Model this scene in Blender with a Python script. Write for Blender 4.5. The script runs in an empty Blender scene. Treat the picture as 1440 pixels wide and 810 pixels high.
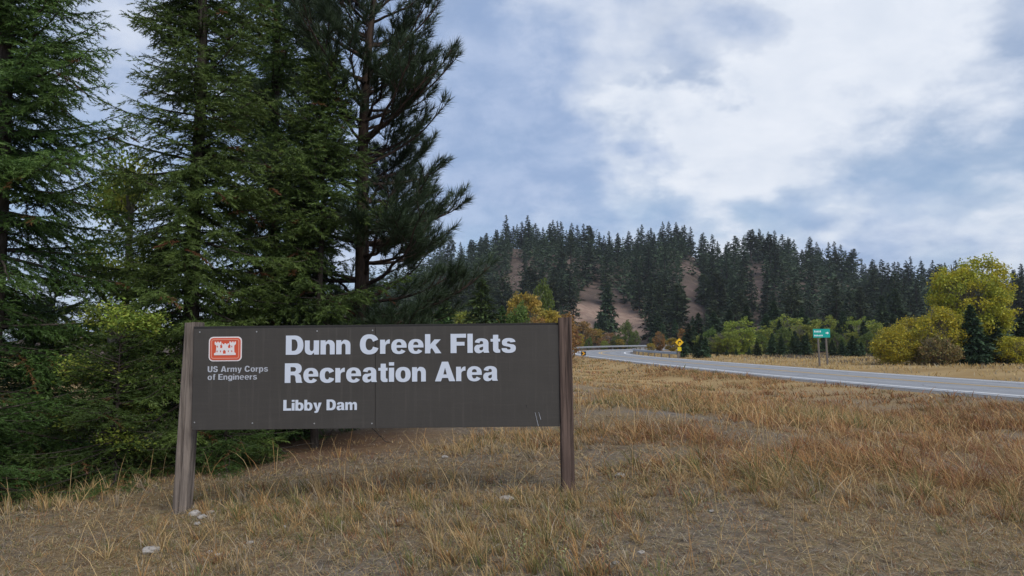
import bpy, math, random
import numpy as np
from mathutils import Matrix, Vector

S = bpy.context.scene
COL = S.collection
rad = math.radians

# ------------------------------------------------------------------ camera
EYE = Vector((0.0, 0.0, 1.5))
FPX = 1067.0                                    # focal length in photo pixels (1440 wide)
PITCH, ROLL = 4.15, -0.6
cam_d = bpy.data.cameras.new('camera'); cam_d.sensor_width = 36.0
cam_d.lens = FPX / 1440.0 * 36.0
cam_d.clip_start = 0.05; cam_d.clip_end = 6000.0
cam = bpy.data.objects.new('camera', cam_d); COL.objects.link(cam)
CM = Matrix.Rotation(rad(90 + PITCH), 4, 'X') @ Matrix.Rotation(rad(ROLL), 4, 'Z')
cam.matrix_world = Matrix.Translation(EYE) @ CM
S.camera = cam
CM3 = CM.to_3x3()

# ------------------------------------------------------------------ light
SUN_EL, SUN_AZ = 47.0, 146.0                    # azimuth clockwise from the view direction (+Y)
S.view_settings.view_transform = 'Standard'
S.view_settings.look = 'None'
S.view_settings.exposure = 0.35
S.view_settings.gamma = 1.0
S.view_settings.use_curve_mapping = False
S.cycles.max_bounces = 6
S.cycles.transparent_max_bounces = 4
S.cycles.volume_bounces = 0
S.cycles.use_denoising = True

sun_d = bpy.data.lights.new('sun', 'SUN'); sun_d.energy = 2.0; sun_d.angle = rad(38)
sun_d.color = (1.0, 0.95, 0.88)
sun = bpy.data.objects.new('sun', sun_d); COL.objects.link(sun)
sd = Vector((math.sin(rad(SUN_AZ)) * math.cos(rad(SUN_EL)), math.cos(rad(SUN_AZ)) * math.cos(rad(SUN_EL)), math.sin(rad(SUN_EL))))
sun.rotation_euler = (-sd).to_track_quat('-Z', 'Y').to_euler()
sun.location = (0, 0, 60)


class NT:
    """small helper to write node trees"""
    def __init__(self, tree):
        self.t = tree; self.n = tree.nodes; self.l = tree.links

    def node(self, typ, **kw):
        n = self.n.new(typ)
        for k, v in kw.items():
            setattr(n, k, v)
        return n

    def put(self, sock, v):
        if v is None:
            return
        if isinstance(v, bpy.types.NodeSocket):
            self.l.new(v, sock)
        else:
            sock.default_value = v

    def math(self, op, a, b=None, c=None, clamp=False):
        n = self.node('ShaderNodeMath', operation=op, use_clamp=clamp)
        for i, v in enumerate((a, b, c)):
            self.put(n.inputs[i], v)
        return n.outputs[0]

    def vmath(self, op, a, b=None):
        n = self.node('ShaderNodeVectorMath', operation=op)
        self.put(n.inputs[0], a); self.put(n.inputs[1], b)
        return n.outputs['Value'] if op in ('DOT_PRODUCT', 'LENGTH', 'DISTANCE') else n.outputs[0]

    def noise(self, vec, scale, detail=4.0, rough=0.55, dist=0.0):
        n = self.node('ShaderNodeTexNoise')
        self.put(n.inputs['Vector'], vec)
        n.inputs['Scale'].default_value = scale; n.inputs['Detail'].default_value = detail
        n.inputs['Roughness'].default_value = rough; n.inputs['Distortion'].default_value = dist
        return n.outputs['Fac']

    def ramp(self, fac, lo, hi, smooth=True):
        n = self.node('ShaderNodeMapRange', interpolation_type='SMOOTHSTEP' if smooth else 'LINEAR')
        self.put(n.inputs['Value'], fac)
        n.inputs['From Min'].default_value = lo; n.inputs['From Max'].default_value = hi
        return n.outputs['Result']

    def mix(self, fac, a, b, blend='MIX'):
        n = self.node('ShaderNodeMix', data_type='RGBA', blend_type=blend)
        self.put(n.inputs[0], fac)
        self.put(n.inputs[6], (*a, 1) if isinstance(a, tuple) and len(a) == 3 else a)
        self.put(n.inputs[7], (*b, 1) if isinstance(b, tuple) and len(b) == 3 else b)
        return n.outputs[2]


def px_dir(u, v):
    d = CM3 @ Vector(((u - 720.0) / FPX, -(v - 405.0) / FPX, -1.0))
    return d.normalized()


world = bpy.data.worlds.new('World'); S.world = world; world.use_nodes = True
w = NT(world.node_tree); w.n.clear()
out = w.node('ShaderNodeOutputWorld')
sky = w.node('ShaderNodeTexSky', sky_type='NISHITA')
sky.sun_disc = False; sky.sun_elevation = rad(SUN_EL); sky.sun_rotation = rad(SUN_AZ)
sky.altitude = 650; sky.air_density = 1.0; sky.dust_density = 1.6; sky.ozone_density = 1.5
bg_sky = w.node('ShaderNodeBackground'); w.l.new(sky.outputs[0], bg_sky.inputs[0]); bg_sky.inputs[1].default_value = 0.10
tc = w.node('ShaderNodeTexCoord')
dirv = w.vmath('NORMALIZE', tc.outputs['Generated'])
sep = w.node('ShaderNodeSeparateXYZ'); w.l.new(dirv, sep.inputs[0])
zc = w.math('ADD', w.math('MAXIMUM', sep.outputs[2], 0.0), 0.38)
comb = w.node('ShaderNodeCombineXYZ')
w.l.new(w.math('DIVIDE', sep.outputs[0], zc), comb.inputs[0])
w.l.new(w.math('DIVIDE', sep.outputs[1], zc), comb.inputs[1])
cp = comb.outputs[0]                             # the cloud deck seen as a plane overhead
n_big = w.noise(cp, 1.1, 2.0, 0.5, 0.3)
n_mid = w.noise(cp, 2.8, 5.0, 0.52, 0.12)
n_fine = w.noise(cp, 7.5, 8.0, 0.60, 0.15)


wn = w.node('ShaderNodeTexNoise'); w.l.new(cp, wn.inputs['Vector']); wn.inputs['Scale'].default_value = 4.2; wn.inputs['Detail'].default_value = 6.0
warp = w.vmath('ADD', dirv, w.vmath('MULTIPLY', w.vmath('SUBTRACT', wn.outputs['Color'], (0.5, 0.5, 0.5)), (0.34, 0.34, 0.34)))
warp = w.vmath('NORMALIZE', warp)


def blob(u, v, r_in, r_out):
    """soft cloud bank around one direction of the sky"""
    d = w.vmath('DOT_PRODUCT', warp, tuple(px_dir(u, v)))
    return w.ramp(d, math.cos(rad(r_out)), math.cos(rad(r_in)))


white = w.math('ADD', w.math('MULTIPLY', n_mid, 0.62), w.math('MULTIPLY', n_fine, 0.52))
white = w.math('ADD', white, w.math('MULTIPLY', n_big, 0.45))
for (u, v, a, b, k) in ((1130, 110, 2, 17, 0.34), (1010, 230, 1, 10, 0.2), (1330, 60, 2, 14, 0.2), (760, 40, 1, 8, 0.16), (1420, 330, 1, 7, 0.16), (860, 250, 1, 7, 0.08),
                        (690, 150, 1, 12, -0.22), (780, 290, 1, 9, -0.10), (1230, 240, 1, 9, -0.22), (1260, 330, 1, 7, -0.14), (1010, 65, 0.2, 4.5, -0.26), (560, 60, 2, 16, -0.14)):
    white = w.math('ADD', white, w.math('MULTIPLY', blob(u, v, a, b), k))
m_white = w.ramp(white, 0.60, 1.24)
grey = w.math('ADD', w.math('MULTIPLY', n_mid, 0.5), w.math('MULTIPLY', n_big, 0.6))
m_grey = w.ramp(grey, 0.25, 0.62)
c_grey = w.mix(w.ramp(n_fine, 0.3, 0.7), (0.255, 0.345, 0.53), (0.375, 0.455, 0.625))
c_white = w.mix(w.ramp(n_fine, 0.25, 0.75), (0.575, 0.625, 0.71), (0.665, 0.70, 0.765))
c_cloud = w.mix(m_white, c_grey, c_white)
bg_cl = w.node('ShaderNodeBackground'); w.l.new(c_cloud, bg_cl.inputs[0]); bg_cl.inputs[1].default_value = 1.0
mixw = w.node('ShaderNodeMixShader')
cover = w.math('MAXIMUM', w.math('MULTIPLY', m_grey, 0.92), m_white)
w.l.new(w.math('MAXIMUM', cover, 0.45), mixw.inputs[0])
w.l.new(bg_sky.outputs[0], mixw.inputs[1]); w.l.new(bg_cl.outputs[0], mixw.inputs[2])
w.l.new(mixw.outputs[0], out.inputs[0])

# ------------------------------------------------------------------ helpers
rng = np.random.default_rng(7)
R0 = random.Random(5)


def at_y(u, v, Y):
    d = px_dir(u, v)
    return EYE + d * (Y / d.y)


def link(o, parent=None):
    COL.objects.link(o)
    if parent is not None:
        o.parent = parent
    return o


def tag(o, label=None, cat=None, group=None, kind=None):
    if label: o['label'] = label
    if cat: o['category'] = cat
    if group: o['group'] = group
    if kind: o['kind'] = kind
    return o


def empty(name, loc=(0, 0, 0), rz=0.0):
    o = bpy.data.objects.new(name, None); o.location = loc; o.rotation_euler = (0, 0, rz)
    o.empty_display_size = 0.2
    return link(o)


def fast_mesh(name, V, F, col=None, smooth=False):
    """mesh of triangles or quads from numpy arrays; col = one colour per vertex"""
    V = np.ascontiguousarray(V, dtype=np.float32); F = np.ascontiguousarray(F, dtype=np.int32)
    me = bpy.data.meshes.new(name)
    k = F.shape[1]
    me.vertices.add(len(V)); me.vertices.foreach_set('co', V.ravel())
    me.loops.add(F.size); me.loops.foreach_set('vertex_index', F.ravel())
    me.polygons.add(len(F)); me.polygons.foreach_set('loop_start', np.arange(0, F.size, k, dtype=np.int32))
    me.update(calc_edges=True)
    if smooth:
        me.polygons.foreach_set('use_smooth', np.ones(len(F), dtype=bool))
    if col is not None:
        a = me.color_attributes.new('tint', 'FLOAT_COLOR', 'POINT')
        c = np.ones((len(V), 4), dtype=np.float32); c[:, :3] = col
        a.data.foreach_set('color', c.ravel())
    return me


class MB:
    """collects simple solids into one mesh"""
    def __init__(self):
        self.v = []; self.f = []

    def add(self, vs, fs):
        b = len(self.v); self.v += [tuple(p) for p in vs]; self.f += [tuple(b + i for i in q) for q in fs]
        return self

    def box(self, c, s, M=None):
        cx, cy, cz = c; x, y, z = s[0] / 2, s[1] / 2, s[2] / 2
        p = [Vector((cx + i * x, cy + j * y, cz + k * z)) for k in (-1, 1) for j in (-1, 1) for i in (-1, 1)]
        if M: p = [M @ q for q in p]
        return self.add(p, [(0, 2, 3, 1), (4, 5, 7, 6), (0, 1, 5, 4), (2, 6, 7, 3), (0, 4, 6, 2), (1, 3, 7, 5)])

    def tube(self, pts, rs, n=8, cap=True):
        base = len(self.v); rings = []
        for i, p in enumerate(pts):
            p = Vector(p)
            a = Vector(pts[max(i - 1, 0)]); b = Vector(pts[min(i + 1, len(pts) - 1)])
            t = (b - a).normalized()
            u = t.cross(Vector((0.31, 0.87, 0.2))).normalized(); q = t.cross(u)
            rings.append([p + (u * math.cos(2 * math.pi * k / n) + q * math.sin(2 * math.pi * k / n)) * rs[i] for k in range(n)])
        vs = [q for r in rings for q in r]; fs = []
        for i in range(len(pts) - 1):
            for k in range(n):
                fs.append((i * n + k, i * n + (k + 1) % n, (i + 1) * n + (k + 1) % n, (i + 1) * n + k))
        if cap:
            fs.append(tuple(range(n - 1, -1, -1))); fs.append(tuple((len(pts) - 1) * n + k for k in range(n)))
        return self.add(vs, fs)

    def mesh(self, name, smooth=False):
        me = bpy.data.meshes.new(name); me.from_pydata(self.v, [], self.f); me.update()
        if smooth:
            me.polygons.foreach_set('use_smooth', [True] * len(me.polygons))
        return me

    def build(self, name, mat, parent=None, smooth=False, bevel=0.0):
        me = self.mesh(name, smooth); me.materials.append(mat)
        o = bpy.data.objects.new(name, me); link(o, parent)
        if bevel:
            m = o.modifiers.new('bevel', 'BEVEL'); m.width = bevel; m.segments = 2; m.limit_method = 'ANGLE'
        return o


def obj(name, me, mat, parent=None, loc=None):
    if not me.materials: me.materials.append(mat)
    o = bpy.data.objects.new(name, me)
    if loc is not None: o.location = loc
    return link(o, parent)


def copy_tree(root, loc, rz=0.0, sc=1.0, label=None, group=None, tilt=(0, 0)):
    r = root.copy(); COL.objects.link(r)
    r.location = loc; r.rotation_euler = (tilt[0], tilt[1], rz)
    r.scale = (sc, sc, sc) if not isinstance(sc, tuple) else sc
    if label: r['label'] = label
    if group: r['group'] = group
    for ch in root.children:
        c = ch.copy(); COL.objects.link(c); c.parent = r
    return r


def vnoise(x, y, seed=0):
    """smooth value noise, 0..1, on numpy arrays"""
    xi = np.floor(x).astype(np.int64); yi = np.floor(y).astype(np.int64)
    xf = x - xi; yf = y - yi
    def h(a, b):
        n = (a * 374761393 + b * 668265263 + seed * 974634777) & 0x7fffffff
        n = ((n ^ (n >> 13)) * 1274126177) & 0x7fffffff
        return ((n ^ (n >> 16)) & 0xffff) / 65535.0
    u = xf * xf * (3 - 2 * xf); v = yf * yf * (3 - 2 * yf)
    return (h(xi, yi) * (1 - u) + h(xi + 1, yi) * u) * (1 - v) + (h(xi, yi + 1) * (1 - u) + h(xi + 1, yi + 1) * u) * v


def fbm(x, y, seed=0, oct=4):
    s = 0; a = 0.5; t = 0
    for i in range(oct):
        s = s + a * vnoise(x, y, seed + i * 17); t += a; x = x * 2.03 + 11.3; y = y * 2.03 + 5.1; a *= 0.5
    return s / t


def sstep(a, b, x):
    t = np.clip((np.asarray(x, dtype=float) - a) / (b - a), 0, 1)
    return t * t * (3 - 2 * t)


# ------------------------------------------------------------------ materials
def new_mat(name):
    m = bpy.data.materials.new(name); m.use_nodes = True
    t = NT(m.node_tree); t.n.clear()
    o = t.node('ShaderNodeOutputMaterial')
    return m, t, o


def principled(t, o, color, rough=0.7, bump=None, bump_s=0.3, bump_d=0.01, spec=0.3, metal=0.0):
    p = t.node('ShaderNodeBsdfPrincipled')
    t.put(p.inputs['Base Color'], (*color, 1) if isinstance(color, tuple) else color)
    t.put(p.inputs['Roughness'], rough); p.inputs['Specular IOR Level'].default_value = spec
    p.inputs['Metallic'].default_value = metal
    if bump is not None:
        b = t.node('ShaderNodeBump'); b.inputs['Strength'].default_value = bump_s; b.inputs['Distance'].default_value = bump_d
        t.l.new(bump, b.inputs['Height']); t.l.new(b.outputs[0], p.inputs['Normal'])
    t.l.new(p.outputs[0], o.inputs[0])
    return p


def objco(t):
    return t.node('ShaderNodeTexCoord').outputs['Object']


def geopos(t):
    return t.node('ShaderNodeNewGeometry').outputs['Position']


def mat_flat(name, color, rough=0.6, var=0.12, scale=30.0, spec=0.3, metal=0.0, bump=0.15):
    m, t, o = new_mat(name)
    n = t.noise(objco(t), scale, 5)
    c = t.mix(n, tuple(x * (1 - var) for x in color), tuple(min(1, x * (1 + var)) for x in color))
    principled(t, o, c, rough, n, bump, 0.003, spec, metal)
    return m


def mat_foliage(name, trans=0.25, rough=0.55, vary=0.25, spec=0.25):
    """leaf colour comes from the leaf's own tint; each tree varies a little"""
    m, t, o = new_mat(name)
    at = t.node('ShaderNodeAttribute', attribute_name='tint')
    oi = t.node('ShaderNodeObjectInfo')
    hs = t.node('ShaderNodeHueSaturation')
    t.l.new(at.outputs['Color'], hs.inputs['Color'])
    t.l.new(t.math('ADD', t.math('MULTIPLY', oi.outputs['Random'], 0.03), 0.485), hs.inputs['Hue'])
    t.l.new(t.math('ADD', t.math('MULTIPLY', oi.outputs['Random'], vary * 2), 1 - vary), hs.inputs['Value'])
    p = t.node('ShaderNodeBsdfPrincipled')
    t.l.new(hs.outputs[0], p.inputs['Base Color']); p.inputs['Roughness'].default_value = rough
    p.inputs['Specular IOR Level'].default_value = spec
    tr = t.node('ShaderNodeBsdfTranslucent'); t.l.new(hs.outputs[0], tr.inputs[0])
    mx = t.node('ShaderNodeMixShader'); mx.inputs[0].default_value = trans
    t.l.new(p.outputs[0], mx.inputs[1]); t.l.new(tr.outputs[0], mx.inputs[2]); t.l.new(mx.outputs[0], o.inputs[0])
    return m


def mat_bark(name, a, b, sc=14.0):
    m, t, o = new_mat(name)
    mp = t.node('ShaderNodeMapping'); t.l.new(objco(t), mp.inputs[0]); mp.inputs['Scale'].default_value = (1, 1, 0.25)
    n = t.noise(mp.outputs[0], sc, 6, 0.65, 0.4)
    principled(t, o, t.mix(t.ramp(n, 0.35, 0.65), a, b), 0.9, n, 0.8, 0.02, 0.1)
    return m


M = {}
M['needle'] = mat_foliage('fir_needles', 0.18, 0.5, 0.10)
M['pine_needle'] = mat_foliage('pine_needles', 0.15, 0.45, 0.05)
M['far_needle'] = mat_foliage('far_conifer_foliage', 0.12, 0.7, 0.28)
M['leaf'] = mat_foliage('broad_leaves', 0.35, 0.5, 0.12)
M['grass'] = mat_foliage('dry_grass_blades', 0.25, 0.65, 0.0, 0.15)
M['bark'] = mat_bark('fir_bark', (0.035, 0.028, 0.024), (0.09, 0.075, 0.062))
M['pine_bark'] = mat_bark('pine_bark', (0.025, 0.02, 0.018), (0.075, 0.052, 0.04))
M['pale_bark'] = mat_bark('broadleaf_bark', (0.10, 0.09, 0.07), (0.22, 0.2, 0.17))

# ------------------------------------------------------------------ road line and terrain
CL = np.array([(30, -60), (26.5, -20), (22.6, 2), (18.7, 21.8), (16.6, 35), (15.3, 50), (14.2, 68), (13.4, 85), (12.8, 99), (13.0, 113), (15.6, 127), (22, 139), (34, 147), (54, 151), (90, 153), (160, 150), (260, 140)], dtype=float)


def catmull(P, n=14):
    o = []
    for i in range(len(P) - 1):
        p0 = P[max(i - 1, 0)]; p1 = P[i]; p2 = P[i + 1]; p3 = P[min(i + 2, len(P) - 1)]
        for k in range(n):
            t = k / n
            o.append(0.5 * ((2 * p1) + (-p0 + p2) * t + (2 * p0 - 5 * p1 + 4 * p2 - p3) * t * t + (-p0 + 3 * p1 - 3 * p2 + p3) * t ** 3))
    o.append(P[-1])
    return np.array(o)


RC = catmull(CL)
RT = np.gradient(RC, axis=0); RT /= np.linalg.norm(RT, axis=1)[:, None]
RN = np.stack([RT[:, 1], -RT[:, 0]], 1)          # to the right of travel (away side)
RS = np.concatenate([[0], np.cumsum(np.linalg.norm(np.diff(RC, axis=0), axis=1))])
RZ = -0.27 + 0.35 * sstep(85, 160, RC[:, 1])     # road centre height: it climbs a little through the bend
BANK = 0.02


def road_pt(i, off, dz=0.0):
    p = RC[i] + RN[i] * off
    return (p[0], p[1], RZ[i] - BANK * off + dz)


def road_query(x, y):
    """signed offset from the centre line and road height, for arrays"""
    x = np.atleast_1d(np.asarray(x, float)); y = np.atleast_1d(np.asarray(y, float))
    off = np.empty_like(x); zz = np.empty_like(x)
    for s in range(0, len(x), 40000):
        d = (x[s:s + 40000, None] - RC[None, :, 0]) ** 2 + (y[s:s + 40000, None] - RC[None, :, 1]) ** 2
        i = np.argmin(d, 1)
        dx = x[s:s + 40000] - RC[i, 0]; dy = y[s:s + 40000] - RC[i, 1]
        off[s:s + 40000] = dx * RN[i, 0] + dy * RN[i, 1]
        far = np.sqrt(d[np.arange(len(i)), i])
        o = off[s:s + 40000]
        off[s:s + 40000] = np.where(far > np.abs(o) + 1.0, np.sign(o + 1e-9) * far, o)
        zz[s:s + 40000] = RZ[i]
    return off, zz


def hill_z(x, y):
    """the wooded hill across the road"""
    az = x / np.maximum(y, 1.0)
    crest = np.interp(az, [-0.9, -0.5, -0.25, -0.075, 0.0, 0.075, 0.15, 0.206, 0.262, 0.309, 0.356, 0.403, 0.45, 0.497, 0.544, 0.647, 0.8, 1.2],
                      [4, 6, 16, 40, 48, 47.5, 45, 46, 38, 41, 39, 33, 27.5, 22, 20, 15.5, 11, 5])
    crest = crest + 7.0 * (fbm(az * 14.0 + 40.0, az * 0.0 + 3.3, 57, 3) - 0.5)
    r = np.hypot(x, y)
    t = sstep(175, 385, r)
    z = crest * t * (1 - 0.5 * sstep(400, 800, r))
    z = z + t * 5.0 * (fbm(x / 45.0, y / 45.0, 3) - 0.5)
    # bare spur running down to the bend
    d = np.hypot((x - 15) * 0.95, (y - 236) * 0.8)
    spur = 17.5 - 0.62 * d
    z = np.where(spur > z, spur, z) * 1.0
    return z


def ground_z(x, y):
    x = np.asarray(x, float); y = np.asarray(y, float)
    sh = x.shape; x = x.ravel(); y = y.ravel()
    z = 0.275 + 0.06 * np.clip(x, -7, 1.2)
    z = z - 0.30 * sstep(1.0, 11.0, x)
    z = z - 0.22 * (1 - sstep(0.0, 6.0, y))
    z = z - 0.35 * sstep(14, 60, y)
    z = z + 0.07 * (fbm(x / 2.2, y / 2.2, 21) - 0.5) * sstep(0.5, 3, np.hypot(x, y)) + 0.035 * (fbm(x / 0.45, y / 0.45, 5, 3) - 0.5)
    off, rz = road_query(x, y)
    z = z - 0.42 * sstep(-19, -10.5, off) * (1 - sstep(-4.0, 2.0, off))
    rr = rz - BANK * np.clip(off, -6, 6) - 0.06
    k = sstep(5.2, 10.0, np.abs(off))
    z = rr * (1 - k) + z * k
    far = sstep(9, 30, off) * (np.abs(off) > 5)
    z = z - 0.25 * far
    hz = hill_z(x, y)
    z = z + np.maximum(hz, 0)
    return z.reshape(sh)


def gz(x, y):
    return float(ground_z(np.array([x]), np.array([y]))[0])


def at_ground(u, v, zoff=0.0):
    """where a pixel's ray meets the ground"""
    d = px_dir(u, v); t = 2.0
    for _ in range(4000):
        p = EYE + d * t
        if p.z <= gz(p.x, p.y) + zoff: break
        t *= 1.004
    return EYE + d * t


# soil and ground
m, t, o = new_mat('ground_soil')
pos = geopos(t)
n1 = t.noise(pos, 0.5, 5, 0.6); n2 = t.noise(pos, 9.0, 6, 0.65); n3 = t.noise(pos, 60.0, 4, 0.7)
soil = t.mix(t.ramp(n2, 0.3, 0.7), (0.10, 0.083, 0.068), (0.25, 0.215, 0.175))
straw = t.mix(t.ramp(n3, 0.3, 0.7), (0.12, 0.085, 0.047), (0.31, 0.225, 0.12))
c = t.mix(t.ramp(t.math('ADD', t.math('MULTIPLY', n1, 0.6), t.math('MULTIPLY', n2, 0.4)), 0.38, 0.6), soil, straw)
sp = t.node('ShaderNodeSeparateXYZ'); t.l.new(pos, sp.inputs[0])
dry = t.mix(t.ramp(t.noise(pos, 0.15, 5), 0.35, 0.65), (0.27, 0.18, 0.08), (0.37, 0.26, 0.125))
c = t.mix(t.ramp(sp.outputs[1], 16, 34), c, dry)
# needle litter under the pine and firs
dv = t.vmath('DISTANCE', pos, (-3.1, 10.6, 0.2))
lit = t.ramp(t.math('ADD', dv, t.math('MULTIPLY', n2, 1.2)), 3.6, 1.6)
c = t.mix(t.math('MULTIPLY', lit, 0.85), c, t.mix(n3, (0.085, 0.05, 0.032), (0.17, 0.095, 0.055)))
principled(t, o, c, 0.95, t.math('ADD', n2, t.math('MULTIPLY', n3, 0.6)), 0.9, 0.02, 0.05)
M['ground'] = m
m, t, o = new_mat('hillside_soil')
pos = geopos(t)
n1 = t.noise(pos, 0.05, 5, 0.6); n2 = t.noise(pos, 0.4, 6, 0.7)
c = t.mix(t.ramp(n1, 0.35, 0.65), (0.085, 0.066, 0.054), (0.155, 0.112, 0.094))
c = t.mix(t.ramp(n2, 0.5, 0.75), c, (0.19, 0.145, 0.11))
sd_ = t.vmath('DISTANCE', pos, (22.0, 228.0, 8.0))     # the spur is covered with dry grass
c = t.mix(t.math('MULTIPLY', t.ramp(t.math('ADD', sd_, t.math('MULTIPLY', n2, 14.0)), 38.0, 24.0), 0.8), c, t.mix(t.ramp(n2, 0.35, 0.65), (0.27, 0.18, 0.14), (0.37, 0.27, 0.205)))
principled(t, o, c, 0.95, n2, 1.0, 0.6, 0.03)
M['hill'] = m


def grid(xs, ys, zf, name, mat, keep=None):
    X, Y = np.meshgrid(xs, ys)
    Z = zf(X, Y)
    V = np.stack([X.ravel(), Y.ravel(), Z.ravel()], 1)
    nx, ny = len(xs), len(ys)
    i = np.arange(nx * ny).reshape(ny, nx)
    F = np.stack([i[:-1, :-1].ravel(), i[:-1, 1:].ravel(), i[1:, 1:].ravel(), i[1:, :-1].ravel()], 1)
    o = obj(name, fast_mesh(name, V, F, smooth=True), mat)
    tag(o, kind='structure')
    return o


def spaced(parts):
    a = np.concatenate([np.arange(s, e, d) for s, e, d in parts])
    return np.append(a, parts[-1][1])


gx = spaced([(-700, -300, 50), (-300, -60, 12), (-60, -14, 1.5), (-14, 14, 0.2), (14, 46, 0.8), (46, 120, 4), (120, 400, 20), (400, 700, 50)])
gy = spaced([(-60, 0, 4), (0, 3, 0.5), (3, 15, 0.19), (15, 40, 0.5), (40, 170, 2.0)])
grid(gx, gy, ground_z, 'ground', M['ground'])
hx = spaced([(-700, -300, 40), (-300, 420, 6), (420, 700, 40)])
hy = spaced([(170, 460, 5), (460, 900, 40)])
grid(hx, hy, ground_z, 'hill', M['hill'])

def wnz(t, pos):
    n_ = t.node('ShaderNodeTexNoise'); t.l.new(pos, n_.inputs['Vector']); n_.inputs['Scale'].default_value = 1.3
    return n_.outputs['Color']


# asphalt and markings
m, t, o = new_mat('asphalt')
pos = geopos(t)
n = t.noise(pos, 35, 5, 0.7); n2 = t.noise(pos, 0.7, 4, 0.6)
c = t.mix(t.ramp(n, 0.3, 0.7), (0.20, 0.205, 0.215), (0.31, 0.315, 0.325))
c = t.mix(t.math('MULTIPLY', t.ramp(n2, 0.4, 0.7), 0.3), c, (0.35, 0.35, 0.35))
at_ = t.node('ShaderNodeAttribute', attribute_name='tint')
c = t.mix(1.0, c, at_.outputs['Color'], 'MULTIPLY')
vo = t.node('ShaderNodeTexVoronoi', feature='DISTANCE_TO_EDGE'); t.l.new(t.vmath('ADD', pos, t.vmath('MULTIPLY', wnz(t, pos), (0.9, 0.9, 0.9))), vo.inputs['Vector']); vo.inputs['Scale'].default_value = 0.28
c = t.mix(t.math('MULTIPLY', t.ramp(vo.outputs['Distance'], 0.012, 0.004), 0.6), c, (0.07, 0.07, 0.072))
principled(t, o, c, 0.8, n, 0.4, 0.006, 0.35)
M['asphalt'] = m
m, t, o = new_mat('gravel')
pos = geopos(t); n = t.noise(pos, 45, 5, 0.75)
principled(t, o, t.mix(t.ramp(n, 0.3, 0.7), (0.09, 0.085, 0.08), (0.25, 0.235, 0.215)), 0.95, n, 1.0, 0.02, 0.1)
M['gravel'] = m


def mat_paint(name, col, wear):
    m, t, o = new_mat(name)
    pos = geopos(t); n = t.noise(pos, 12, 6, 0.7)
    principled(t, o, t.mix(t.math('MULTIPLY', t.ramp(n, 0.42, 0.7), wear), col, (0.2, 0.2, 0.2)), 0.6, n, 0.1, 0.002, 0.3)
    return m


M['white_paint'] = mat_paint('white_road_paint', (0.82, 0.82, 0.80), 0.18)
M['yellow_paint'] = mat_paint('yellow_road_paint', (0.62, 0.38, 0.07), 0.4)


def ribbon(name, off0, off1, dz, mat, parent=None, i0=0, i1=None, zside=None):
    i1 = len(RC) if i1 is None else i1
    V = []
    for i in range(i0, i1):
        V.append(road_pt(i, off0, dz if zside is None else zside[0])); V.append(road_pt(i, off1, dz if zside is None else zside[1]))
    n = len(V) // 2
    F = [(2 * k, 2 * k + 1, 2 * k + 3, 2 * k + 2) for k in range(n - 1)]
    return obj(name, fast_mesh(name, np.array(V), np.array(F), smooth=True), mat, parent)


offs = np.array([-4.5, -3.9, -3.3, -2.9, -2.5, -2.1, -1.5, -1.1, -0.7, -0.3, 0.3, 0.7, 1.1, 1.5, 2.1, 2.5, 2.9, 3.3, 3.9, 4.5])
wear = np.array([1.0, 1.02, 1.0, 0.86, 0.84, 0.97, 0.97, 0.84, 0.88, 1.0, 1.0, 0.88, 0.84, 0.97, 0.97, 0.84, 0.86, 1.0, 1.02, 0.95])   # wheel tracks polished darker
RV = np.array([road_pt(i, o_) for i in range(len(RC)) for o_ in offs]); k_ = len(offs)
ii = (np.arange(len(RC) - 1)[:, None] * k_ + np.arange(k_ - 1)[None, :]).ravel()
road = obj('road', fast_mesh('road', RV, np.stack([ii, ii + 1, ii + k_ + 1, ii + k_], 1), np.tile(wear, len(RC))[:, None] * np.ones((1, 3)), smooth=True), M['asphalt']); tag(road, kind='structure')
ribbon('edge_line', -3.8, -3.6, 0.006, M['white_paint'], road)
ribbon('edge_line', 3.6, 3.8, 0.006, M['white_paint'], road)
ribbon('centre_line', -0.24, -0.09, 0.006, M['yellow_paint'], road)
ribbon('centre_line', 0.09, 0.24, 0.006, M['yellow_paint'], road)
sh = ribbon('gravel_shoulder', -5.7, -4.5, 0.0, M['gravel'], zside=(-0.14, -0.008)); tag(sh, kind='structure')
sh = ribbon('gravel_shoulder', 4.5, 5.7, 0.0, M['gravel'], zside=(-0.008, -0.12)); tag(sh, kind='structure')

# ------------------------------------------------------------------ the recreation area sign
SY = 6.3
TL, TR, BL, BR = at_y(272.5, 460, SY), at_y(786, 455.5, SY), at_y(270, 605, SY), at_y(787, 599.5, SY)
PX0 = (TL.x + BL.x) / 2; PX1 = (TR.x + BR.x) / 2; PZ1 = (TL.z + TR.z) / 2; PZ0 = (BL.z + BR.z) / 2
SEAM = at_y(527.5, 570, SY).x
m, t, o = new_mat('sign_brown_paint')
pos = objco(t); n = t.noise(pos, 3.0, 5, 0.6); n2 = t.noise(pos, 60.0, 4, 0.6)
mp = t.node('ShaderNodeMapping'); t.l.new(pos, mp.inputs[0]); mp.inputs['Scale'].default_value = (3, 1, 60)
n3 = t.noise(mp.outputs[0], 1.0, 4, 0.6)
c = t.mix(n, (0.046, 0.0415, 0.037), (0.066, 0.060, 0.054))
c = t.mix(t.math('MULTIPLY', t.ramp(n3, 0.45, 0.8), 0.3), c, (0.085, 0.077, 0.067))
mp = t.node('ShaderNodeMapping'); t.l.new(pos, mp.inputs[0]); mp.inputs['Scale'].default_value = (26, 1, 1.3)
n4 = t.noise(mp.outputs[0], 1.0, 5, 0.65)              # rain streaks and dust
c = t.mix(t.math('MULTIPLY', t.ramp(n4, 0.5, 0.82), 0.5), c, (0.115, 0.104, 0.09))
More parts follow.
